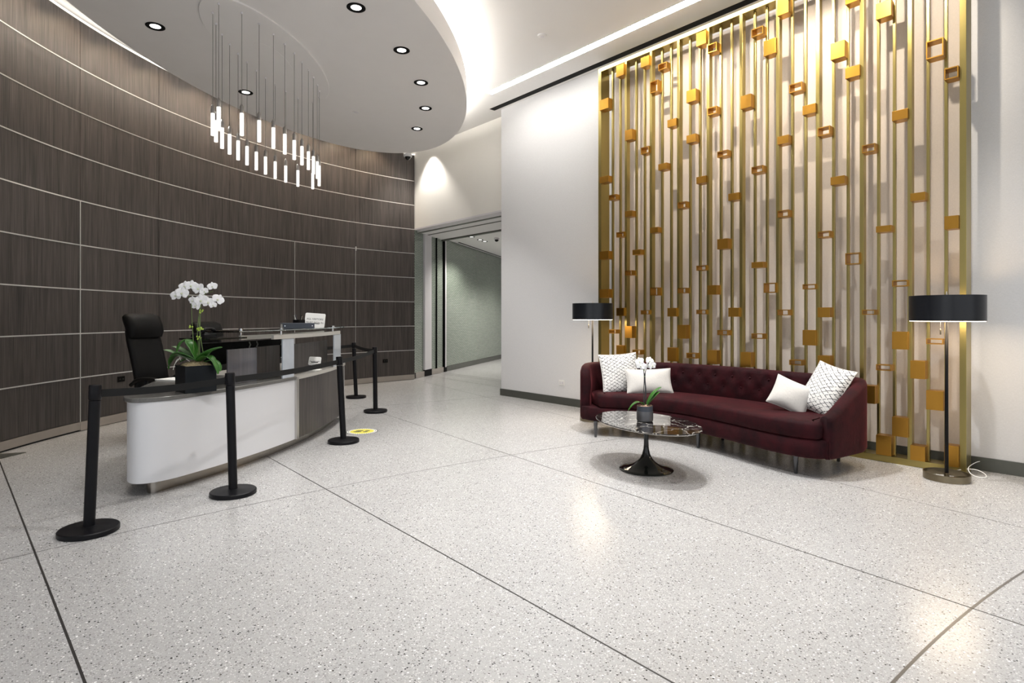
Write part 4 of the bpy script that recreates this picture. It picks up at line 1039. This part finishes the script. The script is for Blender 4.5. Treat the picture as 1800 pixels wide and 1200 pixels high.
# ------------------------------------------------------------------ floor lamps
def floor_lamp(x, y, label, cord=False):
    e = empty('floor_lamp', (x, y, 0), label, 'floor lamp', 'black drum floor lamps')
    ro = 0.177
    MB().lathe([(ro-0.008, 0.004), (ro-0.008, 0.062), (ro, 0.062), (ro, 0.004), (ro-0.008, 0.004)], 56, cap=False).build('ring_base', 'lampring', e, smooth=True, auto=40)
    MB().obox((0, 0, 0.012), CR, CF, (0, 0, 1), ro-0.006, 0.018, 0.008).build('cross_bar', 'lampring', e)
    MB().lathe([(0.020, 0.018), (0.020, 0.055), (0.016, 0.058)], 18).build('socket', 'lampring', e, smooth=True, auto=40)
    MB().tube([(0, 0, 0.05), (0, 0, 1.60)], [0.0155, 0.011], 16).build('pole', 'black_plastic', e, smooth=True)
    rs = 0.285
    sh = MB().lathe([(rs, 1.425), (rs, 1.652), (rs-0.004, 1.652), (rs-0.004, 1.425), (rs, 1.425)], 64, cap=False).build('shade', 'lampblack', e, smooth=True, auto=30)
    MB().lathe([(rs-0.006, 1.424), (rs-0.010, 1.4195), (0.02, 1.4185), (0.0, 1.4185)], 48).build('diffuser', 'diffuser', sh, smooth=True, auto=50)
    MB().lathe([(0.010, 1.652), (0.007, 1.665), (0.004, 1.69), (0, 1.692)], 12).build('finial', 'steel', e, smooth=True)
    for a in (0, 120, 240):
        MB().tube([(0, 0, 1.648), ((rs-0.004)*math.cos(R(a)), (rs-0.004)*math.sin(R(a)), 1.648)], 0.004, 6).build('spider_arm', 'steel', e)
    c = MB().tube([rf(-.055, 1.42), rf(-.055, 1.355)], 0.0015, 6).build('pull_chain', 'steel', e)
    MB().lathe([(0.005, -0.055), (0.006, -0.05), (0.006, -0.01), (0.003, 0)], 10, rf(-.055, 1.357)).build('pull_knob', 'lampring', c, smooth=True)
    if cord:
        pts = [(0.15, 0.03, 0.008), (0.26, 0.01, 0.03), (0.33, -0.10, 0.06), (0.36, -0.18, 0.05), (0.32, -0.24, 0.012), (0.24, -0.20, 0.008), (0.22, -0.13, 0.03), (0.30, -0.09, 0.07), (0.40, -0.12, 0.10), (0.50, -0.13, 0.10), (0.585, -0.13, 0.09)]
        MB().tube(chaikin(pts, 3), 0.0035, 6).build('cord', 'white', e, smooth=True)
    l = bpy.data.lights.new('lamp_bulb', 'POINT'); l.energy = 9; l.color = (1.0, 0.70, 0.40); l.shadow_soft_size = 0.06
    o = bpy.data.objects.new('lamp_bulb', l); COL.objects.link(o); o.location = (x, y, 1.53)
    l2 = bpy.data.lights.new('lamp_downlight', 'AREA'); l2.shape = 'DISK'; l2.size = 0.5; l2.energy = 7; l2.color = (1.0, 0.74, 0.46)
    o = bpy.data.objects.new('lamp_downlight', l2); COL.objects.link(o); o.location = (x, y, 1.412)
    return e
floor_lamp(6.417, 1.409, 'tall black drum floor lamp at the right end of the brass screen', cord=True)
floor_lamp(6.30, 5.50, 'black drum floor lamp half hidden behind the left end of the sofa')

# ------------------------------------------------------------------ belt barriers
ST_ = [((0.446, 4.887), 0.045, 'leftmost belt post, nearest the camera, in front of the white desk end'),
       ((1.441, 5.157), -0.028, 'second belt post from the left, in front of the white desk panel'),
       ((3.008, 6.445), -0.052, 'belt post at the veneer end of the desk, beside the yellow floor sticker'),
       ((4.332, 8.169), -0.012, 'belt post farthest to the right, standing free on the open floor'),
       ((4.83, 9.836), -0.045, 'farthest belt post, close to the veneer wall')]
tops = []
for (p, lean, lab) in ST_:
    e = empty('belt_post', (p[0], p[1], 0), lab, 'barrier post', 'black belt posts round the desk')
    MB().lathe([(0.172, 0.0), (0.178, 0.004), (0.178, 0.030), (0.172, 0.036), (0.06, 0.044), (0.045, 0.048)], 48).build('base', 'black_plastic', e, smooth=True, auto=35)
    t = CR*lean+Vector((0, 0, 1.0)); ax = t.normalized(); top = ax*1.0
    MB().tube([ax*0.044, ax*0.895], 0.0345, 28).build('pole', 'black_plastic', e, smooth=True, auto=40)
    MB().tube([ax*0.90, ax*0.905, ax*0.995, top], [0.0355, 0.0375, 0.0375, 0.034], 28).build('cassette', 'black_plastic', e, smooth=True, auto=40)
    tops.append((Vector((p[0], p[1], 0))+ax*0.94, ax, e))
def belt(i, j, label, endp=None):
    a, ax, _ = tops[i]; b = tops[j][0] if endp is None else Vector(endp)
    d = (b-a).normalized(); a2 = a+d*0.039; b2 = b-d*0.039; mb = MB(); n = 12
    w = Vector((-d.y, d.x, 0)).normalized()*0.0015
    for k in range(n+1):
        t = k/n; p = a2.lerp(b2, t)-Vector((0, 0, 0.016*math.sin(PI*t)))
        for (s, z) in ((-1, -.026), (1, -.026), (1, .026), (-1, .026)): mb.v.append(tuple(p+w*s+Vector((0, 0, z))))
    for k in range(n):
        for q in range(4): mb.f.append((k*4+q, k*4+(q+1) % 4, (k+1)*4+(q+1) % 4, (k+1)*4+q))
    mb.f += [(0, 1, 2, 3), (n*4+3, n*4+2, n*4+1, n*4)]
    o = bpy.data.objects.new('belt_webbing', None); COL.objects.link(o); o.location = tuple(a2); tag(o, label, 'barrier belt', 'black barrier belts')
    m = mb.build('webbing', 'belt'); m.parent = o; m.location = tuple(-a2)
    c = MB().obox(b2+d*0.004, d, w, (0, 0, 1), 0.010, 0.008, 0.030).build('belt_clip', 'black_plastic'); c.parent = o; c.location = tuple(-a2)
belt(0, 1, 'black belt between the leftmost post and the second post')
belt(1, 2, 'black belt crossing the front of the desk between the second and third posts')
belt(2, 3, 'black belt from the third post at the desk end to the right-hand post')
belt(3, 4, 'short black belt between the two farthest posts')
belt(4, 4, 'black belt running from the farthest post to behind the desk', endp=(3.35, 9.55, 0.93))
e = empty('belt_post', (3.35, 9.55, 0), 'belt post hidden behind the reception desk', 'barrier post', 'black belt posts round the desk')
MB().lathe([(0.172, 0.0), (0.178, 0.004), (0.178, 0.030), (0.172, 0.036), (0.045, 0.048)], 40).build('base', 'black_plastic', e, smooth=True, auto=35)
MB().tube([(0, 0, 0.044), (0, 0, 1.0)], 0.035, 24).build('pole', 'black_plastic', e, smooth=True, auto=40)

# floor sticker ---------------------------------------------------------------
e = empty('floor_sticker', (3.47, 6.90, 0.0007), 'round yellow floor sticker with black footprints beside the third belt post', 'floor sticker')
MB().lathe([(0.20, 0), (0.20, 0.0006)], 48).build('border', 'ink', e)
MB().lathe([(0.188, 0.0006), (0.188, 0.0010)], 48).build('white_band', 'paper', e)
MB().lathe([(0.150, 0.0010), (0.150, 0.0014)], 48).build('yellow_field', 'yellow', e)
for k in range(40):
    a = 2*PI*k/40; MB().obox((0.170*math.cos(a), 0.170*math.sin(a), 0.0012), (math.cos(a), math.sin(a), 0), (-math.sin(a), math.cos(a), 0), (0, 0, 1), 0.009, 0.006, 0.0003).build('rim_mark', 'ink', e)
for s in (-1, 1):
    c = CF*(-0.035*s*1.0)+CR*(-0.005*s)
    for (d, L_, w_) in ((0.045, 0.052, 0.026), (-0.055, 0.032, 0.022)):
        cc = c+CR*(-d)
        MB().lathe([(1, 0.0014), (1, 0.0018)], 24, (cc.x, cc.y, 0), sx=L_*1.0, sy=w_, rot=math.atan2(CR.y, CR.x)).build('footprint', 'ink', e)
e = tag(MB().prism(ccw([(-0.10, 7.92), (0.20, 8.19), (0.0, 8.28), (-0.20, 8.1)]), [(0.001, 0), (0.006, 0)]).build('floor_plate', 'kick_dark'), 'dark metal plate on the floor at the foot of the veneer wall, left edge', 'floor plate')

# ------------------------------------------------------------------ office chairs
def office_chair(loc, rz, label, zs=1.0):
    e = empty('office_chair', loc, label, 'office chair', 'black leather office chairs', rz)
    # faces +X; back at -X
    def pad(name, P, w, th, par, bulge=0.0):
        """upholstered slab along a side-view path P [(x,z)], width w"""
        mb = MB(); n = len(P); S = 10
        for i, (x, z) in enumerate(P):
            a = Vector(P[min(i+1, n-1)])-Vector(P[max(i-1, 0)]); a.normalize(); nn = Vector((-a.y, a.x)); k = 1.0
            t = i/(n-1); k = min(1, 0.45+2.2*min(t, 1-t)+0.2)
            for q in range(S):
                an = 2*PI*q/S; c, s = math.cos(an), math.sin(an)
                yy = w/2*math.copysign(abs(c)**0.35, c); dd = th/2*math.copysign(abs(s)**0.6, s)*k
                mb.v.append((x+nn.x*dd, yy*(0.94+0.06*k), z+nn.y*dd))
        for i in range(n-1):
            for q in range(S): mb.f.append((i*S+q, i*S+(q+1) % S, (i+1)*S+(q+1) % S, (i+1)*S+q))
        mb.f.append(tuple(range(S))); mb.f.append(tuple((n-1)*S+q for q in range(S)))
        return mb.build(name, 'leather', par, smooth=True, auto=60)
    pad('seat', [(-0.24, 0.53), (-0.10, 0.515), (0.08, 0.52), (0.20, 0.525), (0.27, 0.50)], 0.50, 0.10, e)
    pad('backrest', [(-0.22, 0.56), (-0.215, 0.70), (-0.245, 0.85), (-0.29, 1.02), (-0.34, 1.19), (-0.37, 1.30)], 0.47, 0.09, e)
    pad('headrest', [(-0.32, 1.215), (-0.315, 1.28), (-0.335, 1.36), (-0.37, 1.435), (-0.41, 1.465)], 0.47, 0.15, e)
    for s in (-1, 1):
        a = MB().tube(chaikin([(-0.24, s*0.27, 0.66), (-0.12, s*0.29, 0.735), (0.08, s*0.29, 0.745), (0.19, s*0.28, 0.72)], 2), 0.022, 10).build('armrest', 'leather', e, smooth=True)
        MB().tube([(0.0, s*0.285, 0.73), (0.0, s*0.28, 0.60), (-0.02, s*0.20, 0.49)], 0.02, 10).build('arm_support', 'black_plastic', a, smooth=True)
    MB().lathe([(0.03, 0.10), (0.03, 0.30), (0.022, 0.30), (0.022, 0.47), (0.09, 0.475)], 20).build('gas_column', 'black_plastic', e, smooth=True, auto=40)
    for k in range(5):
        a = 2*PI*k/5+0.3; c, s = math.cos(a), math.sin(a)
        g = MB().tube([(0, 0, 0.11), (0.15*c, 0.15*s, 0.105), (0.30*c, 0.30*s, 0.075)], [0.028, 0.022, 0.016], 10).build('star_leg', 'black_plastic', e, smooth=True)
        w = MB().lathe([(0.028, -0.02), (0.030, -0.015), (0.030, 0.015), (0.028, 0.02)], 16).build('caster', 'black_plastic', g)
        w.matrix_local = Matrix.Translation((0.30*c, 0.30*s, 0.030)) @ Matrix.Rotation(a, 4, 'Z') @ Matrix.Rotation(PI/2, 4, 'X')
    return e
office_chair((1.50, 8.08, 0), R(-56), 'high-backed black leather office chair with headrest left of the orchid planter')
c2 = office_chair((2.36, 8.84, 0), R(-62), 'black leather office chair whose top shows behind the desk telephone')
c2.scale = (0.95, 0.95, 0.93)
